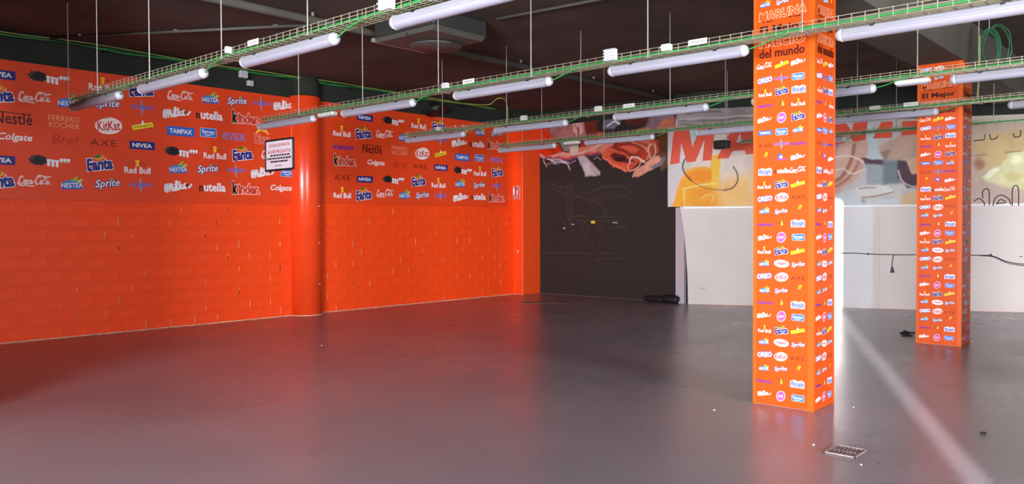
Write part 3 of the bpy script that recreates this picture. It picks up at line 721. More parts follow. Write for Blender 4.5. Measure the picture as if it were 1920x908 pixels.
FOOD_PRINT = [('p', [(-0.486, 3.766), (0.026, 3.744), (-0.185, 1.857), (-0.486, 1.86)], (205, 192, 192), 0.3, 1), ('p', [(0.026, 3.744), (1.267, 3.691), (1.271, 1.845), (-0.185, 1.857)], (224, 202, 190), 0.3, 1), ('p', [(0.655, 2.598), (1.47, 2.685), (1.472, 1.844), (0.553, 1.851)], (238, 196, 150), 0.4, 1), ('p', [(-0.133, 3.751), (0.184, 3.738), (0.153, 3.341), (0.006, 3.206), (-0.079, 3.479)], (160, 196, 188), 0.1, 1), ('p', [(-0.389, 1.99), (-0.154, 2.746), (0.027, 2.785), (0.406, 2.775), (0.573, 2.386), (0.635, 1.979)], (244, 158, 30), 0.06, 1), ('p', [(0.448, 2.442), (1.269, 2.585), (1.472, 1.97), (0.573, 1.98)], (242, 186, 112), 0.3, 1), ('e', [(0.154, 2.609), (0.262, 0.108)], (238, 134, 14), 0.05, 1), ('e', [(0.217, 2.285), (0.168, 0.075)], (240, 146, 34), 0.06, 1), ('p', [(0.353, 3.013), (0.551, 3.028), (0.552, 2.44), (0.406, 2.368)], (246, 188, 58), 0.05, 1), ('s', [(-0.185, 2.346), (0.133, 2.416), (0.5, 2.452)], 0.03, (252, 205, 110), 0.03), ('s', [(-0.164, 2.335), (-0.142, 2.009)], 0.03, (252, 200, 100), 0.03), ('s', [(0.197, 2.156), (0.291, 2.23), (0.427, 2.196), (0.386, 2.068)], 0.02, (252, 205, 110), 0.02), ('s', [(0.027, 3.055), (-0.122, 2.972), (-0.186, 2.823), (-0.143, 2.67), (-0.015, 2.516)], 0.028, (50, 40, 40), 0.01), ('s', [(-0.015, 2.516), (0.186, 2.393), (0.406, 2.336), (0.635, 2.31)], 0.014, (110, 70, 40), 0.01), ('s', [(0.635, 2.31), (0.8, 2.361), (0.892, 2.497), (0.882, 2.646), (0.81, 2.776)], 0.024, (60, 50, 48), 0.01), ('p', [(1.165, 3.696), (2.74, 3.628), (2.747, 1.833), (1.169, 1.846)], (226, 190, 160), 0.3, 1), ('p', [(2.597, 3.634), (4.36, 3.559), (4.37, 1.82), (2.603, 1.834)], (196, 186, 182), 0.1, 1), ('p', [(2.598, 3.172), (3.121, 3.236), (3.402, 3.246), (3.264, 2.845), (3.124, 2.544), (2.65, 2.122), (2.554, 2.124)], (206, 160, 142), 0.06, 1), ('p', [(2.761, 3.187), (3.065, 3.207), (3.029, 2.852), (2.764, 2.449), (2.611, 2.401)], (218, 176, 158), 0.06, 1), ('s', [(3.046, 3.137), (2.991, 2.853), (2.84, 2.55), (2.668, 2.431)], 0.07, (170, 112, 94), 0.06), ('s', [(3.142, 2.849), (3.011, 2.587), (2.802, 2.397), (2.65, 2.328)], 0.06, (178, 124, 106), 0.05), ('s', [(2.647, 2.904), (2.933, 2.936), (3.142, 2.849), (3.274, 2.723)], 0.025, (232, 214, 206), 0.02), ('s', [(2.706, 2.656), (2.839, 2.693), (3.011, 2.587), (3.237, 2.663)], 0.025, (232, 210, 200), 0.02), ('p', [(3.279, 3.555), (3.317, 3.553), (3.458, 3.224), (3.516, 2.838), (3.273, 2.845)], (186, 196, 200), 0.03, 1), ('p', [(3.449, 3.093), (3.863, 3.33), (4.317, 3.313), (4.319, 2.816), (3.59, 2.816)], (188, 152, 136), 0.08, 1), ('p', [(3.496, 2.99), (3.699, 3.055), (3.59, 2.816)], (150, 116, 100), 0.06, 1), ('p', [(3.16, 2.879), (3.571, 2.837), (3.609, 2.745), (3.236, 2.734)], (84, 62, 72), 0.03, 1), ('p', [(3.236, 2.755), (3.59, 2.745), (3.555, 2.383), (3.257, 2.388)], (158, 164, 166), 0.04, 1), ('p', [(3.543, 2.838), (3.866, 2.829), (3.85, 2.377), (3.555, 2.332)], (112, 124, 128), 0.1, 1), ('p', [(3.811, 2.81), (3.957, 2.806), (4.05, 2.563), (4.231, 2.559), (4.321, 2.617), (4.322, 2.298), (3.96, 2.305), (3.794, 2.479)], (86, 58, 70), 0.04, 1), ('p', [(3.957, 2.826), (4.247, 2.838), (4.267, 2.598), (4.068, 2.563)], (208, 164, 130), 0.04, 1), ('s', [(3.812, 2.629), (3.886, 2.427), (4.069, 2.323), (4.25, 2.379)], 0.025, (196, 180, 178), 0.02), ('p', [(2.956, 2.118), (3.069, 2.321), (3.313, 2.387), (3.666, 2.33), (3.74, 2.248), (3.5, 2.171), (3.164, 2.115)], (212, 206, 198), 0.03, 1), ('s', [(3.125, 2.299), (3.276, 2.317), (3.425, 2.314)], 0.015, (110, 90, 84), 0.015), ('s', [(2.994, 2.118), (3.407, 2.152), (3.74, 2.228)], 0.03, (170, 140, 128), 0.03), ('p', [(2.65, 2.184), (3.031, 2.28), (3.173, 2.095), (3.87, 2.105), (3.871, 1.904), (2.651, 1.916)], (206, 204, 204), 0.06, 1), ('p', [(3.888, 2.176), (4.322, 2.298), (4.325, 1.9), (3.871, 1.925)], (214, 176, 140), 0.05, 1), ('e', [(3.202, 2.054), (0.047, 0.04)], (188, 160, 150), 0.05, 1), ('p', [(4.27, 3.563), (6.465, 3.469), (6.479, 1.803), (4.28, 1.821)], (190, 166, 146), 0.1, 1), ('p', [(5.027, 3.09), (5.372, 3.273), (6.466, 3.374), (6.471, 2.756), (5.204, 2.596)], (200, 168, 120), 0.12, 1), ('e', [(5.169, 2.714), (0.086, 0.088)], (160, 112, 90), 0.12, 1), ('p', [(5.222, 2.498), (5.42, 2.61), (5.548, 2.684), (5.632, 2.876), (5.844, 2.947), (6.469, 3.041), (6.477, 2.041), (5.294, 2.057), (5.379, 2.348)], (216, 206, 158), 0.06, 1), ('p', [(5.231, 2.497), (5.446, 2.629), (5.532, 2.607), (5.343, 2.456)], (232, 226, 196), 0.03, 1), ('e', [(5.72, 2.487), (0.119, 0.077)], (196, 178, 120), 0.1, 1), ('e', [(5.933, 2.289), (0.118, 0.077)], (200, 184, 130), 0.1, 1), ('e', [(5.76, 2.776), (0.085, 0.077)], (236, 230, 190), 0.08, 1), ('p', [(5.031, 2.355), (5.292, 2.398), (6.477, 2.07), (6.478, 1.879), (5.034, 1.893)], (190, 162, 150), 0.08, 1), ('s', [(5.08, 2.873), (5.289, 2.886)], 0.02, (150, 126, 110), 0.03), ('s', [(5.581, 2.916), (5.844, 2.937)], 0.02, (140, 116, 80), 0.03), ('p', [(-0.293, 3.974), (1.266, 3.954), (1.267, 3.554), (-0.314, 3.596)], (150, 136, 134), 0.03, 1), ('s', [(-0.239, 3.766), (0.342, 3.774), (1.165, 3.769)], 0.03, (196, 178, 174), 0.02), ('s', [(-0.239, 3.658), (0.446, 3.63), (1.166, 3.653)], 0.03, (100, 88, 86), 0.02), ('s', [(-0.08, 3.878), (0.55, 3.903)], 0.04, (120, 106, 104), 0.04), ('s', [(-0.239, 3.723), (0.446, 3.716), (1.064, 3.732)], 0.02, (110, 98, 96), 0.02)]
OUTLINE_LETTERS = [[(5.085, 2.03), (5.171, 2.087), (5.25, 2.008), (5.259, 1.949)], [(5.232, 2.087), (5.231, 2.223), (5.326, 2.241), (5.337, 1.958)], [(5.397, 1.948), (5.431, 2.084), (5.533, 2.141), (5.654, 2.061), (5.68, 1.964)], [(5.449, 1.967), (5.517, 2.063), (5.603, 2.004), (5.466, 1.986)], [(5.706, 1.944), (5.712, 2.264), (5.797, 2.282), (5.808, 1.943)], [(5.077, 3.146), (5.251, 3.16), (5.259, 3.257)], [(5.337, 3.254), (5.354, 3.166), (5.449, 3.182), (5.457, 3.23)], [(5.721, 3.259), (5.73, 3.191), (5.823, 3.207), (5.831, 3.313)]]

# ---- printed panels high on the left wall
def wall_panel(name, label, y0, y1, z0, z1, logos):
    t = thing(name, label, 'mural', (XW, y0, z0), 'sponsor panels on the orange wall')
    MB().cbox(0.001, 0.022, 0, y1 - y0, 0, z1 - z0, 0.003).build('vinyl_sheet', M_mural, t)
    for (y, z, kind) in logos:
        put_logo(kind, SIZE[kind], t, (0.0225, y - y0, z - z0), ROT_LEFT)
    return t
extra = []
for dy, col in ((-1.27, ['cookie', 'coca', 'ferrero', 'bref', 'redbull', 'coca']), (-0.62, ['redbull', 'nestea', 'kitkat', 'axe', 'cookie', 'nestea'])):
    for k, kind in enumerate(col):
        extra.append((3.62 + dy, (3.70, 3.43, 3.13, 2.86, 2.55, 2.26)[k], kind))
wall_panel('mural_panel', 'wide orange panel of brand logos on the wall left of the round column', 1.9, 8.25, 2.0, 3.93, LOGOS_NEAR + extra)
wall_panel('mural_panel', 'orange panel of brand logos between the round column and the corner pier', 8.86, 14.02, 2.04, 3.94, LOGOS_FAR)

# ---- fire extinguisher sign
t = thing('extinguisher_sign', 'small red fire extinguisher sign on the orange corner pier', 'sign', (-12.66, 14.25, 2.24))
MB().box(-.13, .13, -.006, -.001, 0, .31).build('plate', ink((236, 190, 180)), t)
S = Print()
S.poly([(-.118, .09), (.118, .09), (.118, .298), (-.118, .298)], (196, 40, 36)).poly([(-.118, .012), (.118, .012), (.118, .08), (-.118, .08)], (196, 40, 36))
S.rrect(-.055, .18, .07, .16, .02, WHITE).rrect(-.055, .27, .03, .03, .01, WHITE).rrect(.055, .16, .06, .12, .02, (238, 200, 200)).stroke([(.03, .26), (.06, .28), (.09, .24), (.08, .2)], .018, WHITE)
S.text('EXTINTOR', WHITE, 0, .046, .2, .035, bold=.02)
o = bpy.data.objects.new('pictogram', S.mesh('pictogram'))
C.objects.link(o); o.parent = t; o.location = (0, -.0065, 0); o.rotation_euler = ROT_FRONT
t = thing('wall_socket', 'small pale broken socket low on the orange corner pier', 'socket', (-12.6, 14.25, 1.01))
MB().cbox(-.025, .025, -.012, 0, -.03, .03, .004).build('box', ink((226, 190, 180)), t)
MB().box(-.01, .01, -.014, -.012, -.01, .012).build('slot', ink((120, 40, 20)), t)

# ------------------------------------------------------------------ wrapped pillars
ROWS = [('milka', 'oval', 'sanex'), ('mentos', 'leaf', 'finish'), ('nestea', 'sprite', 'pantene'), ('oreo', 'kitkat', 'axe'),
        ('nestea', 'lozenge', 'sprite'), ('redbull', 'fanta', 'schweppes')]
SEQ = [ROWS[k % 6] for k in range(16)] + [ROWS[5], ('finish', 'nutella', 'coca'), ('pantene', 'ring', 'milka'), ('axe', 'aquarius', 'mentos'), ('tampax', 'sanex', 'nestea'),
       ('milka', 'oval', 'fanta'), ('mentos', 'leaf', 'redbull'), ('redbull', 'fanta', 'finish'), ('oreo', 'aquarius', 'sanex'), ('coca', 'schweppes', 'milka')]
PSIZE = dict(coca=.15, milka=.13, oreo=.135, axe=.125, kitkat=.125, redbull=.12, fanta=.125, nestea=.095, sprite=.12, mentos=.145, leaf=.1, finish=.125, oval=.1, sanex=.11,
             schweppes=.125, lozenge=.14, pantene=.13, nutella=.135, ring=.115, aquarius=.135, tampax=.125)
def headline():
    S = Print()
    o_ = (252, 190, 150)
    S.text('MARLINA', (210, 77, 9), 0, .475, .43, .09, bold=.02, shear=.15, rot=3, out=[(o_, .045)])
    S.text('El Mejor', BLACK, -.12, .40, .12, .022, bold=.02).text('del mundo', BLACK, .12, .415, .12, .022, bold=.02)
    S.text('El Mejor', (50, 12, 8), 0, .30, .41, .11, bold=.03)
    S.text('PRECIO', (210, 77, 9), 0, .165, .42, .09, bold=.03, out=[(o_, .045)])
    S.text('del mundo', (84, 16, 8), 0, .05, .42, .10, bold=.03)
    return S.mesh('headline')
HEAD = headline()

def pillar(label, y0):
    t = thing('square_pillar', label, 'pillar', ((PIL_X0 + PIL_X1) / 2, y0 + PIL_D / 2, 0), 'logo wrapped pillars')
    w, d, h = (PIL_X1 - PIL_X0) / 2, PIL_D / 2, 3.75
    MB().box(-w + .012, w - .012, -d + .012, d - .012, 0, h).build('core', M_plain, t)
    faces = []
    for name, bx in (('front', (-w + .03, w - .05, -d, -d + .012)), ('back', (-w + .03, w - .05, d - .012, d)), ('right', (w - .012, w, -d + .03, d - .03)), ('left', (-w, -w + .012, -d + .03, d - .03))):
        faces.append(MB().box(*bx, 0.004, h).build('face_panel', M_pillar, t))
    for sx, sy in ((-1, -1), (1, -1), (-1, 1), (1, 1)):
        a = .03 if sx < 0 else .05
        m = MB()
        x0, x1 = (-w - .001, -w + .03) if sx < 0 else (w - .05, w + .001)
        yy0, yy1 = (-d - .001, -d + .004) if sy < 0 else (d - .004, d + .001)
        m.box(x0, x1, yy0, yy1, 0, h)
        x0, x1 = (-w - .001, -w + .004) if sx < 0 else (w - .004, w + .001)
        yy0, yy1 = (-d + .004, -d + .03) if sy < 0 else (d - .03, d - .004)
        m.box(x0, x1, yy0, yy1, 0, h)
        m.build('corner_tape', M_pillar_edge, t)
    for fi, rot, width in ((0, ROT_FRONT, 2 * w), (2, ROT_LEFT, 2 * d)):
        fp = faces[fi]
        def at(s, z):
            return (s, -d - .0006, z) if fi == 0 else (w + .0006, s, z)
        k_ = 1.0 if fi == 0 else .88
        zs = [(ROW_Z0 + ROW_DZ * k, row) for k, row in enumerate(SEQ)]
        zs += [(HEAD_Z + .47, ('nestea', 'sprite', 'pantene')), (HEAD_Z + .47 + ROW_DZ, ('oreo', 'kitkat', 'axe'))]
        for z, row in zs:
            if z > 3.7:
                continue
            for j, kind in enumerate(row):
                s = (-.285, -.005, .265)[j] * width - (.012 if fi == 0 else 0)
                put_logo(kind, PSIZE[kind] * k_, fp, at(s + random.uniform(-.004, .004), z + random.uniform(-.006, .006)), rot)
        o = bpy.data.objects.new('headline', HEAD)
        C.objects.link(o); o.parent = fp
        o.location = at(-.015 if fi == 0 else 0, HEAD_Z); o.rotation_euler = rot
        o.scale = (k_ * .98, .8, 1)
    return t
ROW_Z0, ROW_DZ, HEAD_Z = 0.099, 0.1163, 3.079
pillar('orange logo-covered square pillar nearest the camera', PILLAR_Y[0])
pillar('orange logo-covered square pillar farther back, near the cable on the white wall', PILLAR_Y[1])

# ------------------------------------------------------------------ painted prints on the back walls
WARP = 0.022
def paint(ops, U, Z, base, seed=1, gain=1.0, tex=1.0):
    """soft-edged polygons, blobs and brush strokes evaluated on a grid of wall points"""
    rng = np.random.RandomState(seed)
    col = np.zeros(U.shape + (3,)) + np.array(lin(base))
    def noise(sc, oct_=3):
        out, amp = np.zeros(U.shape), 1.0
        for o_ in range(oct_):
            g = rng.uniform(-1, 1, (64, 64))
            x, y = (U0 * sc * 2 ** o_ + 100.3) % 64, (Z0 * sc * 2 ** o_ + 100.7) % 64
            i, j = x.astype(int), y.astype(int)
            fx, fy = x - i, y - j
            fx, fy = fx * fx * (3 - 2 * fx), fy * fy * (3 - 2 * fy)
            i1, j1 = (i + 1) % 64, (j + 1) % 64
            out += amp * ((g[j, i] * (1 - fx) + g[j, i1] * fx) * (1 - fy) + (g[j1, i] * (1 - fx) + g[j1, i1] * fx) * fy)
            amp *= .55
        return out
    U0, Z0 = U, Z
    w1, w2 = noise(5) * WARP, noise(5) * WARP
    U, Z = U0 + w1, Z0 + w2
    grain = [noise(7, 4) for k in range(4)]
    blotch = [noise(2.2, 2) for k in range(4)]
    for oi, op in enumerate(ops):
        kind, pts, rgb, soft, alpha = op[0], op[1], op[2], op[3], op[4]
        if kind == 'p':
            d = np.full(U.shape, 1e9)
            ins = np.zeros(U.shape, bool)
            n = len(pts)
            for i in range(n):
                (ax, ay), (bx, by) = pts[i], pts[(i + 1) % n]
                ex, ey = bx - ax, by - ay
                t = np.clip(((U - ax) * ex + (Z - ay) * ey) / (ex * ex + ey * ey + 1e-12), 0, 1)
                d = np.minimum(d, np.hypot(U - ax - t * ex, Z - ay - t * ey))
                cr = (ay > Z) != (by > Z)
                ins ^= cr & (U < (bx - ax) * (Z - ay) / (by - ay + 1e-12) + ax)
            sd = np.where(ins, d, -d)
        elif kind == 'e':
            (cu, cz), (ru, rz) = pts
            sd = (1 - np.hypot((U - cu) / max(ru, 1e-3), (Z - cz) / max(rz, 1e-3))) * min(ru, rz)
        else:
            w, rgb, soft = op[2], op[3], 0.02
            alpha = 1.0
            d = np.full(U.shape, 1e9)
            if tex < 1:
                U, Z = U0, Z0
            P = smooth_path(pts, 5)
            for (ax, ay), (bx, by) in zip(P[:-1], P[1:]):
                ex, ey = bx - ax, by - ay
                t = np.clip(((U - ax) * ex + (Z - ay) * ey) / (ex * ex + ey * ey + 1e-12), 0, 1)
                d = np.minimum(d, np.hypot(U - ax - t * ex, Z - ay - t * ey))
            sd = w / 2 - d
            U, Z = U0 + w1, Z0 + w2
        m = np.clip(sd / max(soft, 1e-3) + 0.5, 0, 1)
        m = (m * m * (3 - 2 * m))[..., None] * alpha
        c = np.array(lin(rgb))[None, None, :] * (1 + tex * (0.16 * blotch[oi % 4][..., None] + 0.13 * grain[oi % 4][..., None]))
        col = col * (1 - m) + c * m
    return np.clip(col * gain, 0, 0.9)

def print_material():
    m = bpy.data.materials.new('photo_print')
    m.use_nodes = True
    nt = m.node_tree
    b = nt.nodes['Principled BSDF']
    a = nt.nodes.new('ShaderNodeVertexColor')
    a.layer_name = 'print'
    tc = nt.nodes.new('ShaderNodeTexCoord')
    nz = nt.nodes.new('ShaderNodeTexNoise')
    nz.inputs['Scale'].default_value = 25
    nz.inputs['Detail'].default_value = 4
    rp = nt.nodes.new('ShaderNodeValToRGB')
    rp.color_ramp.elements[0].color = (0.88, 0.88, 0.88, 1)
    rp.color_ramp.elements[1].color = (1.0, 1.0, 1.0, 1)
    mx = nt.nodes.new('ShaderNodeMixRGB')
    mx.blend_type = 'MULTIPLY'
    mx.inputs[0].default_value = 1
    nt.links.new(tc.outputs['Object'], nz.inputs['Vector'])
    nt.links.new(nz.outputs['Fac'], rp.inputs['Fac'])
    nt.links.new(a.outputs['Color'], mx.inputs[1])
    nt.links.new(rp.outputs['Color'], mx.inputs[2])
    nt.links.new(mx.outputs['Color'], b.inputs['Base Color'])
    b.inputs['Roughness'].default_value = 0.55
    b.inputs['Specular IOR Level'].default_value = 0.2
    return m
M_print = print_material()

def print_grid(name, u0, u1, z0, z1, step, ops, base, to3d, parent, seed=1, gain=1.0, tex=1.0):
    nu, nz_ = int((u1 - u0) / step) + 1, int((z1 - z0) / step) + 1
    U, Z = np.meshgrid(np.linspace(u0, u1, nu), np.linspace(z0, z1, nz_))
    col = paint(ops, U, Z, base, seed, gain, tex)
    V = to3d(U, Z).reshape(-1, 3)
    idx = np.arange(nu * nz_).reshape(nz_, nu)
    fc = np.stack([idx[:-1, :-1], idx[:-1, 1:], idx[1:, 1:], idx[1:, :-1]], -1).reshape(-1, 4)
    me = bpy.data.meshes.new(name)
    me.vertices.add(len(V)); me.vertices.foreach_set('co', V.ravel())
    me.loops.add(fc.size); me.loops.foreach_set('vertex_index', fc.ravel())
    me.polygons.add(len(fc)); me.polygons.foreach_set('loop_start', np.arange(0, fc.size, 4)); me.polygons.foreach_set('loop_total', np.full(len(fc), 4))
    me.update(calc_edges=True)
    at = me.color_attributes.new('print', 'FLOAT_COLOR', 'POINT')
    rgba = np.ones((len(V), 4)); rgba[:, :3] = col.reshape(-1, 3)
    at.data.foreach_set('color', rgba.ravel())
    me.materials.append(M_print)
    o = bpy.data.objects.new(name, me)
    C.objects.link(o)
    o.parent = parent
    return o

# sliced ham and a knife, printed at the top of the black wall
t = thing('ham_mural', 'printed photo of hands slicing cured ham above the black wall', 'mural', (0, 0, 0))
MB().box(-12.45, -8.47, YD - .002, YD - .0005, 2.62, 3.97).build('backing_sheet', M_black, t)
print_grid('ham_print', -12.45, -8.47, 2.62, 3.97, .012, HAM_PRINT, (52, 44, 43), lambda U, Z: np.stack([U, np.full(U.shape, YD - .003), Z], -1), t, 3, 1.0, 1.3)

# faint worn chalk drawing on the black wall
cm = Print()
for l in CHALK_LINES:
    cm.stroke(l, .05, (62, 53, 51), taper=.8)
cm.text('MARLINA', (55, 46.5, 45.5), -10.9, 1.16, 1.7, .36, bold=0)
cm.poly([(-11.75, 2.30), (-11.5, 2.36), (-11.2, 2.25), (-11.5, 2.2)], (55, 46.5, 45.5)).poly([(-10.95, 2.2), (-10.6, 2.34), (-10.15, 2.32), (-10.2, 2.18), (-10.7, 2.15)], (55, 46.5, 45.5)).poly([(-11.35, 2.2), (-10.9, 2.1), (-10.5, 1.83), (-10.75, 1.95)], (55, 46.5, 45.5))
o = bpy.data.objects.new('chalk_drawing', cm.mesh('chalk_drawing'))
C.objects.link(o); o.parent = wb; o.location = (0, YD - .0008, 0); o.rotation_euler = ROT_FRONT
t = thing('yellow_sticker', 'small yellow sticker stuck on the black wall', 'sticker', (-10.87, YD, 1.69))
MB().box(-.055, .055, -.022, -.018, -.03, .03).build('sticker', ink((226, 196, 60)), t)
for x, z, w, h, lb in ((-10.275, 1.675, .08, .012, 'thin white paint scratch on the black wall right of the yellow sticker'), (-11.447, 1.642, .04, .016, 'white chip on the black wall nearest the yellow sticker on its left'), (-11.697, 1.556, .04, .018, 'white chip on the black wall closest to the orange pier')):
    t = thing('paint_chip', lb, 'mark', (x, YD, z), 'white marks on the black wall')
    MB().prism([(-w, -h * .6), (w * .7, -h), (w, h * .5), (-w * .6, h)], 'y', -.022, -.018).build('chip', ink((206, 190, 180)), t)

# food photographs with big red lettering over the white boarding
t = thing('food_mural', 'long printed food mural with huge red letters over the white wall', 'mural', (0, 0, 0))
MZ0, MZ1 = 1.99, 3.60
wall_box(MB(), -.486, 10.5, .012, .058, MZ0, MZ1).build('backing_panel', M_whitetrim, t)
def onwall(off):
    def f(U, Z):
        return np.stack([WP.x + WD.x * U + WN.x * off, WP.y + WD.y * U + WN.y * off, Z], -1)
    return f
print_grid('food_print', -.486, 7.6, MZ0, MZ1, .0125, FOOD_PRINT, (196, 180, 165), onwall(.0595), t, 5, 1.05, .4)
t2 = thing('timber_frieze', 'weathered grey timber print under the ceiling above the red letters', 'mural', (0, 0, 0))
wall_box(MB(), -.33, 10.5, .0, .02, MZ1 + .002, 3.98).build('backing_panel', M_darkup, t2)
print_grid('timber_print', -.33, 1.6, MZ1 + .002, 3.97, .0125, FOOD_PRINT, (58, 52, 50), onwall(.0215), t2, 6)

LET = {'M': [(-0.442, 2.851), (-0.356, 3.597), (-0.058, 3.597), (0.006, 3.195), (0.164, 3.597), (0.457, 3.59), (0.385, 2.925), (0.207, 2.909), (0.248, 3.337), (0.07, 2.902), (-0.1, 2.885), (-0.217, 3.289), (-0.249, 2.878)],
       'A': [(0.489, 2.944), (0.798, 3.58), (1.166, 3.58), (1.228, 3.028), (1.045, 3.013), (1.035, 3.098), (0.799, 3.095), (0.717, 2.948)],
       'R': [(1.30, 3.03), (1.38, 3.58), (1.68, 3.58), (1.76, 3.48), (1.72, 3.34), (1.62, 3.27), (1.75, 3.08), (1.58, 3.07), (1.50, 3.22), (1.45, 3.05)],
       'L': [(1.84, 3.09), (1.90, 3.58), (2.06, 3.58), (2.01, 3.22), (2.22, 3.24), (2.20, 3.12)],
       'I': [(2.30, 3.13), (2.36, 3.58), (2.48, 3.58), (2.43, 3.15)],
       'N': [(2.55, 3.15), (2.60, 3.57), (2.89, 3.57), (3.00, 3.40), (3.034, 3.57), (3.279, 3.574), (3.243, 3.231), (3.03, 3.2), (2.92, 3.38), (2.875, 3.183)],
       'A.': [(3.37, 3.25), (3.52, 3.56), (3.715, 3.56), (3.698, 3.255), (3.62, 3.25)],
       'A..': [(3.879, 3.55), (4.42, 3.558), (4.50, 3.33), (4.36, 3.31), (3.863, 3.289)]}
LM = Matrix.Translation(WP + WN * .0602) @ Matrix.Rotation(WA, 4, 'Z') @ Matrix.Rotation(R(90), 4, 'X')
for k, v in LET.items():
    S = Print().poly(v, (222, 70, 40))
    if k == 'A':
        S.poly([(0.86, 3.262), (0.932, 3.44), (0.983, 3.269)], (226, 204, 190))
    if k == 'R':
        S.poly([(1.50, 3.36), (1.53, 3.48), (1.62, 3.48), (1.62, 3.38)], (226, 196, 170))
    o = bpy.data.objects.new('printed_letter', S.mesh('printed_letter'))
    C.objects.link(o); o.parent = t
    o.matrix_world = LM
for l in OUTLINE_LETTERS:
    S = Print().stroke(l, .022, (72, 52, 44), taper=.9, k=3 if len(l) > 3 else 1)
    o = bpy.data.objects.new('outlined_letter', S.mesh('outlined_letter'))
    C.objects.link(o); o.parent = t
    o.matrix_world = LM

# ------------------------------------------------------------------ cable trays, hanger rods, tube lights
TRAYS = [  # y, x start, x end, words for it, lamp starts, rod positions
    (3.84, -10.65, 6.5, 'nearest the camera', [-10.72, -8.80, -6.70, -4.61, -2.40], [-10.58, -9.71, -8.38, -6.91, -5.55, -4.1, -2.7]),
    (6.44, -10.65, 6.5, 'second nearest the camera', [-10.79, -8.75, -6.65, -4.52, -2.36, -0.25], [-9.62, -8.21, -6.82, -5.43, -4.03, -2.6, -1.2]),
    (9.17, -10.60, 6.5, 'third from the camera', [-10.65, -8.58, -6.36, -4.36, -2.21], [-9.66, -8.25, -6.85, -5.43, -4.23, -2.5, -1.1]),
    (11.62, -10.75, 6.5, 'fourth from the camera', [-10.76, -8.67, -6.48, -4.36, -2.15], [-9.60, -8.20, -5.92, -3.94, -2.46, -1.0]),
    (14.20, -7.0, 6.5, 'farthest from the camera', [-6.45], [-5.6, -4.2, -2.8]),
]
ZT, TW, TH = 3.15, 0.15, 0.065
LL = 1.42

def lamp_meshes():
    """weatherproof tube light: body along +x from 0 to LL, hung below z = 0"""
    def loft(section, x_prof):
        v, f = [], []
        n = len(section)
        for x, s, dz in x_prof:
            v += [(x, p[0] * s, p[1] * s + dz) for p in section]
        for i in range(len(x_prof) - 1):
            for k in range(n):
                f.append((i * n + k, i * n + (k + 1) % n, (i + 1) * n + (k + 1) % n, (i + 1) * n + k))
        f.append(tuple(range(n))[::-1]); f.append(tuple((len(x_prof) - 1) * n + k for k in range(n)))
        return v, f
    low = [(.052 * math.cos(a), -.052 + .046 * math.sin(a)) for a in [math.pi + math.pi * k / 10 for k in range(11)]]
    xs = [(.012, .55, -.018), (.02, .8, -.008), (.04, .96, -.001), (.07, 1, 0), (LL - .07, 1, 0), (LL - .04, .96, -.001), (LL - .02, .8, -.008), (LL - .012, .55, -.018)]
    d = loft(low, xs)
    top = [(-.052, -.052), (-.054, -.044), (-.046, -.014), (-.030, -.004), (.030, -.004), (.046, -.014), (.054, -.044), (.052, -.052)][::-1]
    h = loft(top, [(.03, .86, -.005), (.06, 1, 0), (LL - .06, 1, 0), (LL - .03, .86, -.005)])
    c = MB()
    c.tube([(-.004, 0, -.046), (.006, 0, -.046), (.03, 0, -.046), (.05, 0, -.046)], [.020, .038, .050, .0545], 14)
    e = MB()
    e.tube([(LL + .004, 0, -.046), (LL - .006, 0, -.046), (LL - .03, 0, -.046), (LL - .05, 0, -.046)], [.020, .038, .050, .0545], 14)
    K = []
    for x in (.28, LL - .28):
        K.append(MB().box(x - .015, x + .015, -.058, .058, -.022, -.008).box(x - .006, x + .006, -.006, .006, -.012, .012))
    out = []
    for nm, (v, f), m in (('diffuser', d, M_diff), ('housing', h, M_house), ('end_cap', (c.v, c.f), M_cap), ('end_cap', (e.v, e.f), M_cap), ('hanger_clip', (K[0].v, K[0].f), M_darkmetal), ('hanger_clip', (K[1].v, K[1].f), M_darkmetal)):
        me = bpy.data.meshes.new(nm)
        me.from_pydata(v, [], f)
        me.materials.append(m)
        me.update()
        if nm in ('diffuser', 'end_cap'):
            me.polygons.foreach_set('use_smooth', [True] * len(me.polygons))
        out.append((nm, me))
    return out
LAMP = lamp_meshes()

def add_lamp(x, y, z, label):
    t = thing('tube_light', label, 'light', (x, y, z), 'switched-off tube lights under the cable trays')
    for nm, me in LAMP:
        o = bpy.data.objects.new(nm, me)
        C.objects.link(o)
        o.parent = t
    return t

def wobble(x0, x1, y, z, n, ay, az, seed):
    rg = random.Random(seed)
    return [(x0 + (x1 - x0) * i / n, y + rg.uniform(-ay, ay), z + rg.uniform(0, az)) for i in range(n + 1)]

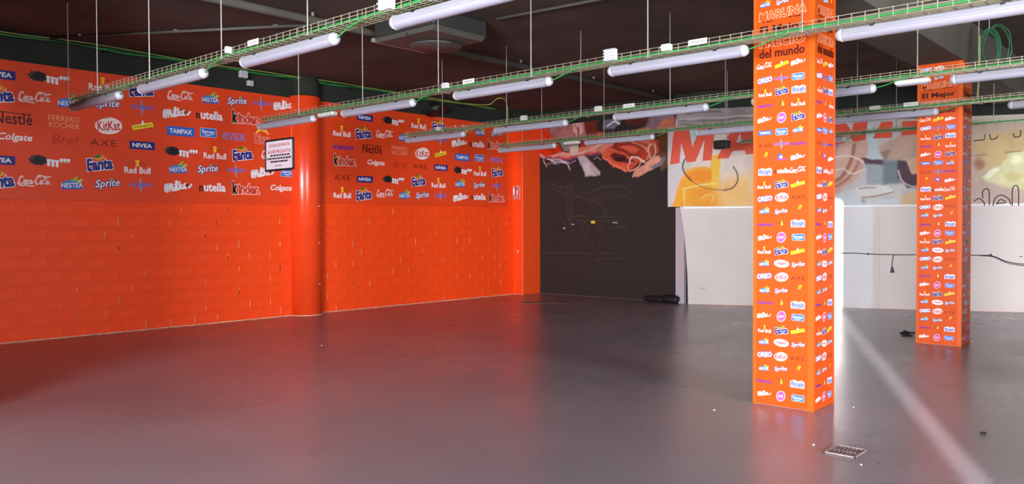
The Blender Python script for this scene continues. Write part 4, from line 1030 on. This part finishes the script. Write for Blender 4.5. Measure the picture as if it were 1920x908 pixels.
for ti, (ty, x0, x1, words, lamps, rods) in enumerate(TRAYS):
    t = thing('cable_tray', 'galvanised wire cable tray, the one ' + words, 'cable tray', (x0, ty, ZT), 'wire cable trays across the ceiling')
    L_ = x1 - x0
    m = MB()
    r_ = .0032
    for yy, zz in ((-TW / 2, 0), (-TW / 4, 0), (0, 0), (TW / 4, 0), (TW / 2, 0), (-TW / 2, TH * .55), (TW / 2, TH * .55), (-TW / 2, TH), (TW / 2, TH)):
        m.box(0, L_, yy - r_ * .8, yy + r_ * .8, zz - r_ * .8, zz + r_ * .8)
    m.build('long_wires', M_steel, t)['kind'] = 'stuff'
    m = MB()
    x = .03
    while x < L_:
        for sy in (-1, 1):
            m.box(x - r_, x + r_, sy * TW / 2 - r_, sy * TW / 2 + r_, -.004, TH + .006)
        m.box(x - r_, x + r_, -TW / 2, TW / 2, -.007, -.002)
        x += .1
    m.build('cross_wires', M_steel, t)['kind'] = 'stuff'
    for rx in rods:
        o = MB().tube([(0, 0, -.02), (0, 0, ZC - ZT)], .006, 6).build('hanger_rod', M_rod, t)
        o.location = (rx - x0, -TW / 2 - .012, 0)
        MB().cbox(rx - x0 - .02, rx - x0 + .02, -TW / 2 - .02, TW / 2 + .02, -.014, -.008, .001).build('rod_bracket', M_rod, t)
    # cables lying in the basket
    b = thing('cable_bundle', 'bundle of green cables lying in the cable tray ' + words, 'cables', (0, 0, 0), 'green cables in the trays')
    for k in range(5):
        y = ty - .05 + .025 * k
        pts = smooth_path(wobble(x0 + .05 + .3 * (k % 3) * (ti % 2), x1 - .05, y, ZT + .012 + .006 * (k % 2), 26, .014, .012, 11 * ti + k), 3)
        MB().tube(pts, .0085 if k % 2 else .0105, 6).build('cable', (M_green, M_green, M_dgreen, M_green, M_yellowgreen)[k], b, True)
    for k, lx in enumerate(lamps):
        lt = add_lamp(lx, ty, ZT - .022, '%s white tube light from the orange wall under the cable tray %s' % (ORD[k], words) if len(lamps) > 1 else 'white tube light under the cable tray ' + words)
        # the lead that loops from the tray into the end of the lamp
        MB().tube(smooth_path([(LL + .42, -.03, .034), (LL + .25, -.05, .002), (LL + .1, -.03, -.033), (LL - .005, 0, -.044)], 5), .0065, 6).build('lead', M_green, lt, True)

# small emergency lights clipped under the trays
for x, y, lb, cat in ((-9.25, 6.44, 'short white emergency light beside the orange round column, under a tray', 'light'), (-2.74, 9.17, 'short white emergency light left of the farther pillar', 'light'), (-9.14, 11.62, 'short white emergency light in front of the ham picture', 'light')):
    t = thing('emergency_light', lb, cat, (x, y, ZT - .02), 'small emergency lights')
    MB().cbox(0, .34, -.05, .05, -.045, .0, .012).build('body', M_plastic, t)
    MB().cbox(.02, .32, -.042, .042, -.06, -.045, .006).build('diffuser', M_diff, t)
    MB().box(.31, .325, -.051, -.05, -.035, -.01).build('indicator', M_cap, t)

# junction boxes and paper tags on the trays
def junction_box(x, y, z, w, h, label, ribs):
    t = thing('junction_box', label, 'box', (x, y, z), 'white boxes fixed to the cable trays')
    MB().cbox(-w / 2, w / 2, -.03, .03, 0, h, .006).build('body', M_plastic, t)
    for k in range(ribs):
        MB().box(-w / 2 - .006, w / 2 + .006, -.034, -.03, h * (k + .5) / ribs - .006, h * (k + .5) / ribs + .006).build('rib', M_cap, t)
junction_box(-4.43, 6.34, ZT + .01, .12, .11, 'ribbed white box standing on the second tray left of the near pillar', 4)
junction_box(-3.83, 6.35, ZT + .015, .09, .06, 'small white box on the second tray midway along the lamp beside the near pillar', 1)
junction_box(-6.70, 6.35, ZT + .015, .08, .06, 'small white box on the second tray above the start of its third lamp', 1)
junction_box(-4.55, 3.74, ZT + .0, .13, .10, 'white ribbed box on the nearest tray at the top edge', 3)
junction_box(-6.78, 3.75, ZT + .015, .04, .06, 'narrow white clip box on the nearest tray', 1)
junction_box(-9.75, 9.08, ZT + .02, .08, .06, 'tiny white box on the third tray above its first lamp', 1)
junction_box(-7.9, 9.08, ZT + .02, .1, .07, 'tiny white box on the third tray over its second lamp', 1)
junction_box(-6.55, 9.08, ZT + .02, .1, .07, 'tiny white box on the third tray in front of the ham picture', 1)
junction_box(-3.7, 11.52, ZT + .02, .13, .05, 'tiny white box on the fourth tray between the two pillars', 1)
for x, y, lb in ((-3.52, 6.352, 'white paper label on the second tray close to the near pillar'), (-6.33, 6.352, 'white paper label on the second tray over its third lamp'), (-6.36, 3.752, 'white paper label on the nearest tray over its third lamp'), (-6.05, 9.08, 'white paper label on the third tray in front of the ham picture'), (-3.25, 11.53, 'white paper label on the fourth tray between the two pillars')):
    t = thing('tray_label', lb, 'label', (x, y, ZT + .012), 'paper labels on the trays')
    MB().box(-.09, .09, -.006, -.004, .012, .062).build('card', M_plastic, t)
    MB().box(-.06, .06, -.0066, -.006, .034, .04).build('printed_line', ink((120, 116, 110)), t)

# ------------------------------------------------------------------ hanging customer notice
HX0, HX1, HZ0, HZ1 = -10.62, -9.88, 2.41, 2.87
t = thing('hanging_sign', 'white hanging notice in a black frame with red headline', 'sign', ((HX0 + HX1) / 2, 6.44, HZ0))
w, h = HX1 - HX0, HZ1 - HZ0
m = MB()
m.cbox(-w / 2, w / 2, -.012, .012, 0, .03, .004).cbox(-w / 2, w / 2, -.012, .012, h - .03, h, .004).cbox(-w / 2, -w / 2 + .03, -.012, .012, .03, h - .03, .004).cbox(w / 2 - .03, w / 2, -.012, .012, .03, h - .03, .004)
m.build('frame', M_rubber, t)
MB().box(-w / 2 + .02, w / 2 - .02, -.004, .004, .02, h - .02).build('card', ink((224, 206, 214)), t)
S = Print()
S.text('¿ECHAS EN FALTA', (190, 40, 60), 0, .365, .54, .055, bold=.02).text('ALGÚN PRODUCTO?', (190, 40, 60), 0, .285, .6, .06, bold=.02)
for k, (wd, y) in enumerate(((.46, .225), (.62, .18), (.42, .135))):
    x = -wd / 2
    rg = random.Random(k)
    while x < wd / 2:
        l = rg.uniform(.03, .08)
        S.rrect(x + l / 2, y, l, .024, .006, (70, 50, 56))
        x += l + .016
S.rrect(0, .075, .18, .014, .004, (210, 110, 110))
o = bpy.data.objects.new('lettering', S.mesh('lettering'))
C.objects.link(o); o.parent = t; o.location = (0, -.0045, 0); o.rotation_euler = ROT_FRONT
for sx in (-1, 1):
    MB().tube([(sx * (w / 2 - .06), 0, h - .01), (sx * (w / 2 - .06), 0, ZT - HZ0 - .0)], .0025, 5).build('cord', ink((214, 120, 90)), t)

# ------------------------------------------------------------------ high cables along the left wall
b = thing('wall_cable_run', 'dark green cables sagging along the top of the left wall', 'cables', (0, 0, 0))
for k in range(4):
    rg = random.Random(40 + k)
    pts = [(XW + .12 + .02 * k, y, 4.25 + .012 * k + rg.uniform(-.02, .02)) for y in np.arange(-7.5, 14.2, .75)]
    MB().tube(smooth_path(pts, 4), .010, 6).build('cable', (M_dgreen, M_green, M_dgreen, M_yellowgreen)[k], b, True)
for y in np.arange(-4.0, 14.2, 1.5):
    MB().cbox(XW + .0, XW + .22, y - .015, y + .015, 4.225, 4.235, .001).build('bracket', M_darkmetal, b)
for y, z, lb in ((7.24, 4.20, 'larger white junction box on the cables high on the left wall'), (7.42, 4.08, 'smaller white junction box just below the other high on the left wall')):
    t = thing('junction_box', lb, 'box', (XW + .09 if z > 4.1 else XW + .004, y, z), 'white boxes high on the left wall')
    s = 1.0 if z > 4.1 else .75
    MB().cbox(0, .07, -.075 * s, .075 * s, -.06 * s, .06 * s, .008).build('body', M_plastic, t)
    MB().cbox(.07, .078, -.06 * s, .06 * s, -.045 * s, .045 * s, .003).build('lid', M_cap, t)
# dark horn speaker on the upper wall
t = thing('horn_speaker', 'dark horn loudspeaker on the upper wall behind the trays', 'speaker', (XW + .16, 11.56, 4.16))
m = MB().tube([(-.15, 0, .06), (.0, 0, .03)], .02, 8)
m.build('bracket', M_rubber, t)
MB().tube([(-.02, 0, .05), (.02, 0, .0), (.06, 0, -.05), (.10, .0, -.12), (.115, 0, -.15)], [.05, .07, .09, .18, .24], 18).build('horn', M_rubber, t, True)
MB().tube([(-.06, 0, .09), (-.02, 0, .05)], .055, 14).build('driver', M_darkmetal, t, True)
# yellow-green loop dropping to the fourth tray
pts = [(-12.5, 11.3, 4.24), (-11.9, 11.35, 4.12), (-11.2, 11.42, 4.0), (-10.9, 11.5, 3.98), (-10.82, 11.57, 4.06), (-10.75, 11.62, 4.1), (-10.62, 11.66, 4.05), (-10.56, 11.66, 3.8), (-10.56, 11.65, 3.2)]
tag(MB().tube(smooth_path(pts, 6), .011, 6).build('looped_cable', M_yellowgreen, None, True), 'yellow-green cable arching down to the start of the fourth tray', 'cable')

# coil of cable hanging beside the farther pillar
t = thing('cable_coil', 'hank of dark green cable hanging above the trays by the farther pillar', 'cable', (-2.42, 12.0, 3.55))
for k in range(6):
    rg = random.Random(90 + k)
    wx, hz = .10 + .012 * k, .26 + .01 * k
    pts = [(wx * math.sin(a) + (.06 if k > 3 else -.02) + rg.uniform(-.012, .012), .015 * k - .04, hz + .02 + hz * math.cos(a) * (1 if math.cos(a) > 0 else .9)) for a in [2 * math.pi * q / 14 for q in range(15)]]
    pts[-1] = pts[0]
    MB().tube(smooth_path(pts, 3), .009, 6).build('cable_turn', M_dgreen, t, True)
MB().tube([(-.02, 0, .54), (-.02, 0, ZC - 3.55)], .006, 6).build('hook_rod', M_rod, t)
tag(MB().tube(smooth_path([(-2.53, 11.9, 4.05), (-2.52, 11.86, 3.85), (-2.50, 11.78, 3.6), (-2.50, 11.7, 3.35), (-2.52, 11.64, 3.19), (-2.7, 11.62, 3.175), (-3.2, 11.62, 3.17)], 6), .014, 6).build('drop_cable', M_yellowgreen, None, True), 'pale green cable dropping beside the farther pillar onto the fourth tray', 'cable')

# ------------------------------------------------------------------ ceiling services
t = thing('ceiling_pipe', 'long dark pipe under the ceiling parallel to the orange wall', 'pipe', (-8.76, 0, 4.22))
MB().tube([(0, -8, 0), (0, 14.85, 0)], .055, 12).build('pipe', M_beam, t, True)
for y in np.arange(-4, 14.5, 2.0):
    MB().cbox(-.012, .012, y - .015, y + .015, .05, ZC - 4.22, .001).build('pipe_hanger', M_rod, t)
t = thing('ceiling_conduit', 'thin dark conduit running diagonally over the left side of the ceiling', 'pipe', (0, 0, 0))
MB().tube([(-12.7, 4.14, 4.295), (-9.12, 6.36, 4.295)], .02, 8).build('conduit', M_beam, t, True)
for k in (0.15, 0.5, 0.85):
    MB().cbox(-12.7 + 3.58 * k - .03, -12.7 + 3.58 * k + .03, 4.14 + 2.22 * k - .03, 4.14 + 2.22 * k + .03, 4.3, ZC, .002).build('saddle', M_rod, t)
t = thing('ceiling_conduit', 'short thin conduit at the top middle of the ceiling', 'pipe', (0, 0, 0))
MB().tube([(-7.2, 7.75, 4.295), (-3.4, 8.15, 4.295)], .02, 8).build('conduit', M_beam, t, True)
for x in (-6.4, -5.0):
    MB().cbox(x - .03, x + .03, 7.8 + (x + 7.2) * .105 - .03, 7.8 + (x + 7.2) * .105 + .0, 4.3, ZC, .002).build('saddle', M_rod, t)
# ventilation unit
t = thing('ceiling_vent_unit', 'dark boxy ventilation unit with a round outlet under the ceiling', 'vent', (-8.05, 7.35, 4.05))
M_vent = mat('vent_metal', (78, 74, 68), 0.6, 0.1, 6)
M_vent2 = mat('vent_metal_dark', (44, 42, 40), 0.7, 0.1, 6)
MB().cbox(-.55, .62, -.5, .45, .06, ZC - 4.05 - .0, .02).build('casing', M_vent2, t)
MB().prism([(-.5, .0), (.55, .0), (.62, .06), (-.55, .06)], 'y', -.48, .43).build('tray', M_vent, t)
MB().lathe([(.34, -.03), (.36, -.015), (.30, .0)], (-.05, .15, 0), 28).build('round_outlet', M_vent, t, True)
MB().cbox(-.62, -.56, -.5, .45, .02, .07, .004).build('flange', M_rod, t)
m = MB()
m.tube([(.1, -.5, .02), (.35, .3, -.02)], .014, 6)
m.build('strut', M_rubber, t)

# black speaker hanging in front of the big red letters
t = thing('hanging_speaker', 'small black speaker hanging in front of the huge red letters', 'speaker', (-6.84, 13.2, 2.96))
MB().cbox(-.13, .13, -.08, .08, 0, .15, .012).build('body', M_rubber, t)
MB().cbox(-.11, .11, -.086, -.08, .015, .135, .003).build('grille', M_darkmetal, t)
MB().box(-.13, .13, -.02, .02, .15, .165).build('yoke', M_plastic, t)
MB().tube([(.1, 0, .16), (.1, 0, ZC - 2.96)], .008, 6).build('drop_rod', M_rod, t)

# ------------------------------------------------------------------ cable on the white wall
t = thing('wall_cable', 'black cable slung along the white wall behind the pillars', 'cable', (0, 0, 0))
def wl3(pts, off=.012):
    return [wpt(u, off, z) for u, z in pts]
MB().tube(wl3(smooth_path([(2.0, 1.06), (2.73, 1.06), (3.04, 1.062), (3.304, 1.05), (3.743, 1.037), (4.155, 1.039), (5.136, 1.037), (5.397, 1.029), (5.613, .933), (5.785, .896), (5.955, .878), (6.6, .86), (7.6, .9), (9, .9)], 4)), .009, 6).build('cable', M_rubber, t, True)
MB().tube(wl3(smooth_path([(5.2, 1.03), (5.42, 1.01), (5.63, .905), (5.80, .868), (5.97, .85), (6.6, .83), (7.6, .87)], 4), .02), .007, 6).build('cable', M_rubber, t, True)
MB().tube(wl3(smooth_path([(3.80, 1.045), (3.75, 1.02), (3.727, .915), (3.726, .80)], 5), .02), .007, 6).build('cable', M_rubber, t, True)
pg = wall_box(MB(), 3.695, 3.76, .008, .045, .695, .75)
wall_box(pg, 3.708, 3.746, .010, .040, .75, .80)
pg.build('plug', M_rubber, t)
for u in (3.304, 2.75, 4.6, 5.38):
    wall_box(MB(), u - .015, u + .015, .0, .024, 1.03, 1.065).build('clip', M_darkmetal, t)

# ------------------------------------------------------------------ things on the floor
t = thing('floor_drain', 'rusty steel drain grate in the floor in front of the near pillar', 'drain', (-2.05, 5.80, 0))
gx, gy = .11, .125
MB().box(-gx, gx, -gy, gy, .001, .003).build('pit', M_rubber, t)
M_grate = mat('grate_steel', (150, 132, 128), 0.5, 0.25, 40, metal=.4)
m = MB()
m.cbox(-gx, gx, -gy, -gy + .012, .0, .014, .002).cbox(-gx, gx, gy - .012, gy, .0, .014, .002).cbox(-gx, -gx + .012, -gy, gy, .0, .014, .002).cbox(gx - .012, gx, -gy, gy, .0, .014, .002)
m.build('frame', mat('grate_frame', (160, 138, 134), .5, .2, 30, metal=.3), t)
for k in range(7):
    x = -gx + .026 + k * .028
    MB().box(x - .006, x + .006, -gy + .012, gy - .012, .003, .010).build('bar', M_grate, t)
MB().box(-gx + .012, gx - .012, -.006, .006, .003, .009).build('cross_bar', M_grate, t)
# low black roll at the foot of the black wall
t = thing('rubber_roll', 'low black rubber roll lying at the foot of the black wall', 'roll', (-8.95, 14.62, 0))
MB().tube([(-.42, .05, .06), (-.38, .05, .065), (.0, .02, .065), (.03, .02, .06)], [.05, .065, .065, .06], 14).build('roll', M_rubber, t, True)
MB().tube([(.03, .01, .075), (.06, .01, .085), (.38, -.02, .085), (.41, -.02, .075)], [.06, .085, .085, .07], 14).build('roll', M_rubber, t, True)
t = thing('dark_floor_strip', 'thin dark strip lying on the floor near the orange pier', 'mat', (-10.8, 13.05, 0))  # dark tone on the floor, built as a thin flat strip
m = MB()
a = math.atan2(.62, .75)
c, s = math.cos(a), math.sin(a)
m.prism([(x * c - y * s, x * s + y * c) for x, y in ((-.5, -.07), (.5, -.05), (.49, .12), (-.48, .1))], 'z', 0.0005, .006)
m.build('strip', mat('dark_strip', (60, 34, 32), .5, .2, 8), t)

def lump(name, label, cat, loc, r_, flat, material, seed, group=None):
    bm = bmesh.new()
    bmesh.ops.create_icosphere(bm, subdivisions=2, radius=1)
    rg = random.Random(seed)
    for v in bm.verts:
        k = rg.uniform(.65, 1.2)
        v.co = Vector((v.co.x * r_ * k, v.co.y * r_ * .6 * k, max(-.0, (v.co.z + .75) * flat * k)))
    me = bpy.data.meshes.new(name)
    bm.to_mesh(me); bm.free()
    me.materials.append(material)
    o = bpy.data.objects.new(name, me)
    C.objects.link(o)
    o.location = loc
    return tag(o, label, cat, group)
lump('crumpled_rag', 'crumpled dark rag on the floor left of the farther pillar', 'rag', (-3.57, 12.57, 0), .10, .035, M_rubber, 3)
lump('dark_scrap', 'small dark scrap on the floor at the right, below the light streak', 'litter', (-1.44, 6.98, 0), .022, .012, M_rubber, 4)
for k, (x, y, lb) in enumerate(((-3.37, 6.37, 'pale crumb of plaster on the floor left of the near pillar'), (-2.5, 7.26, 'tiny pale crumb on the floor right behind the near pillar'), (-2.29, 5.83, 'tiny pale crumb on the floor beside the drain grate'), (-1.86, 5.55, 'tiny pale crumb on the floor in front of the drain grate'), (-11.6, 11.7, 'tiny pale crumb on the floor before the orange wall'), (-9.2, 6.4, 'tiny pale crumb on the floor in the open middle'))):
    lump('plaster_crumb', lb, 'litter', (x, y, 0), (.008 if k else .013), .006, M_plastic, 20 + k, 'plaster crumbs on the floor')
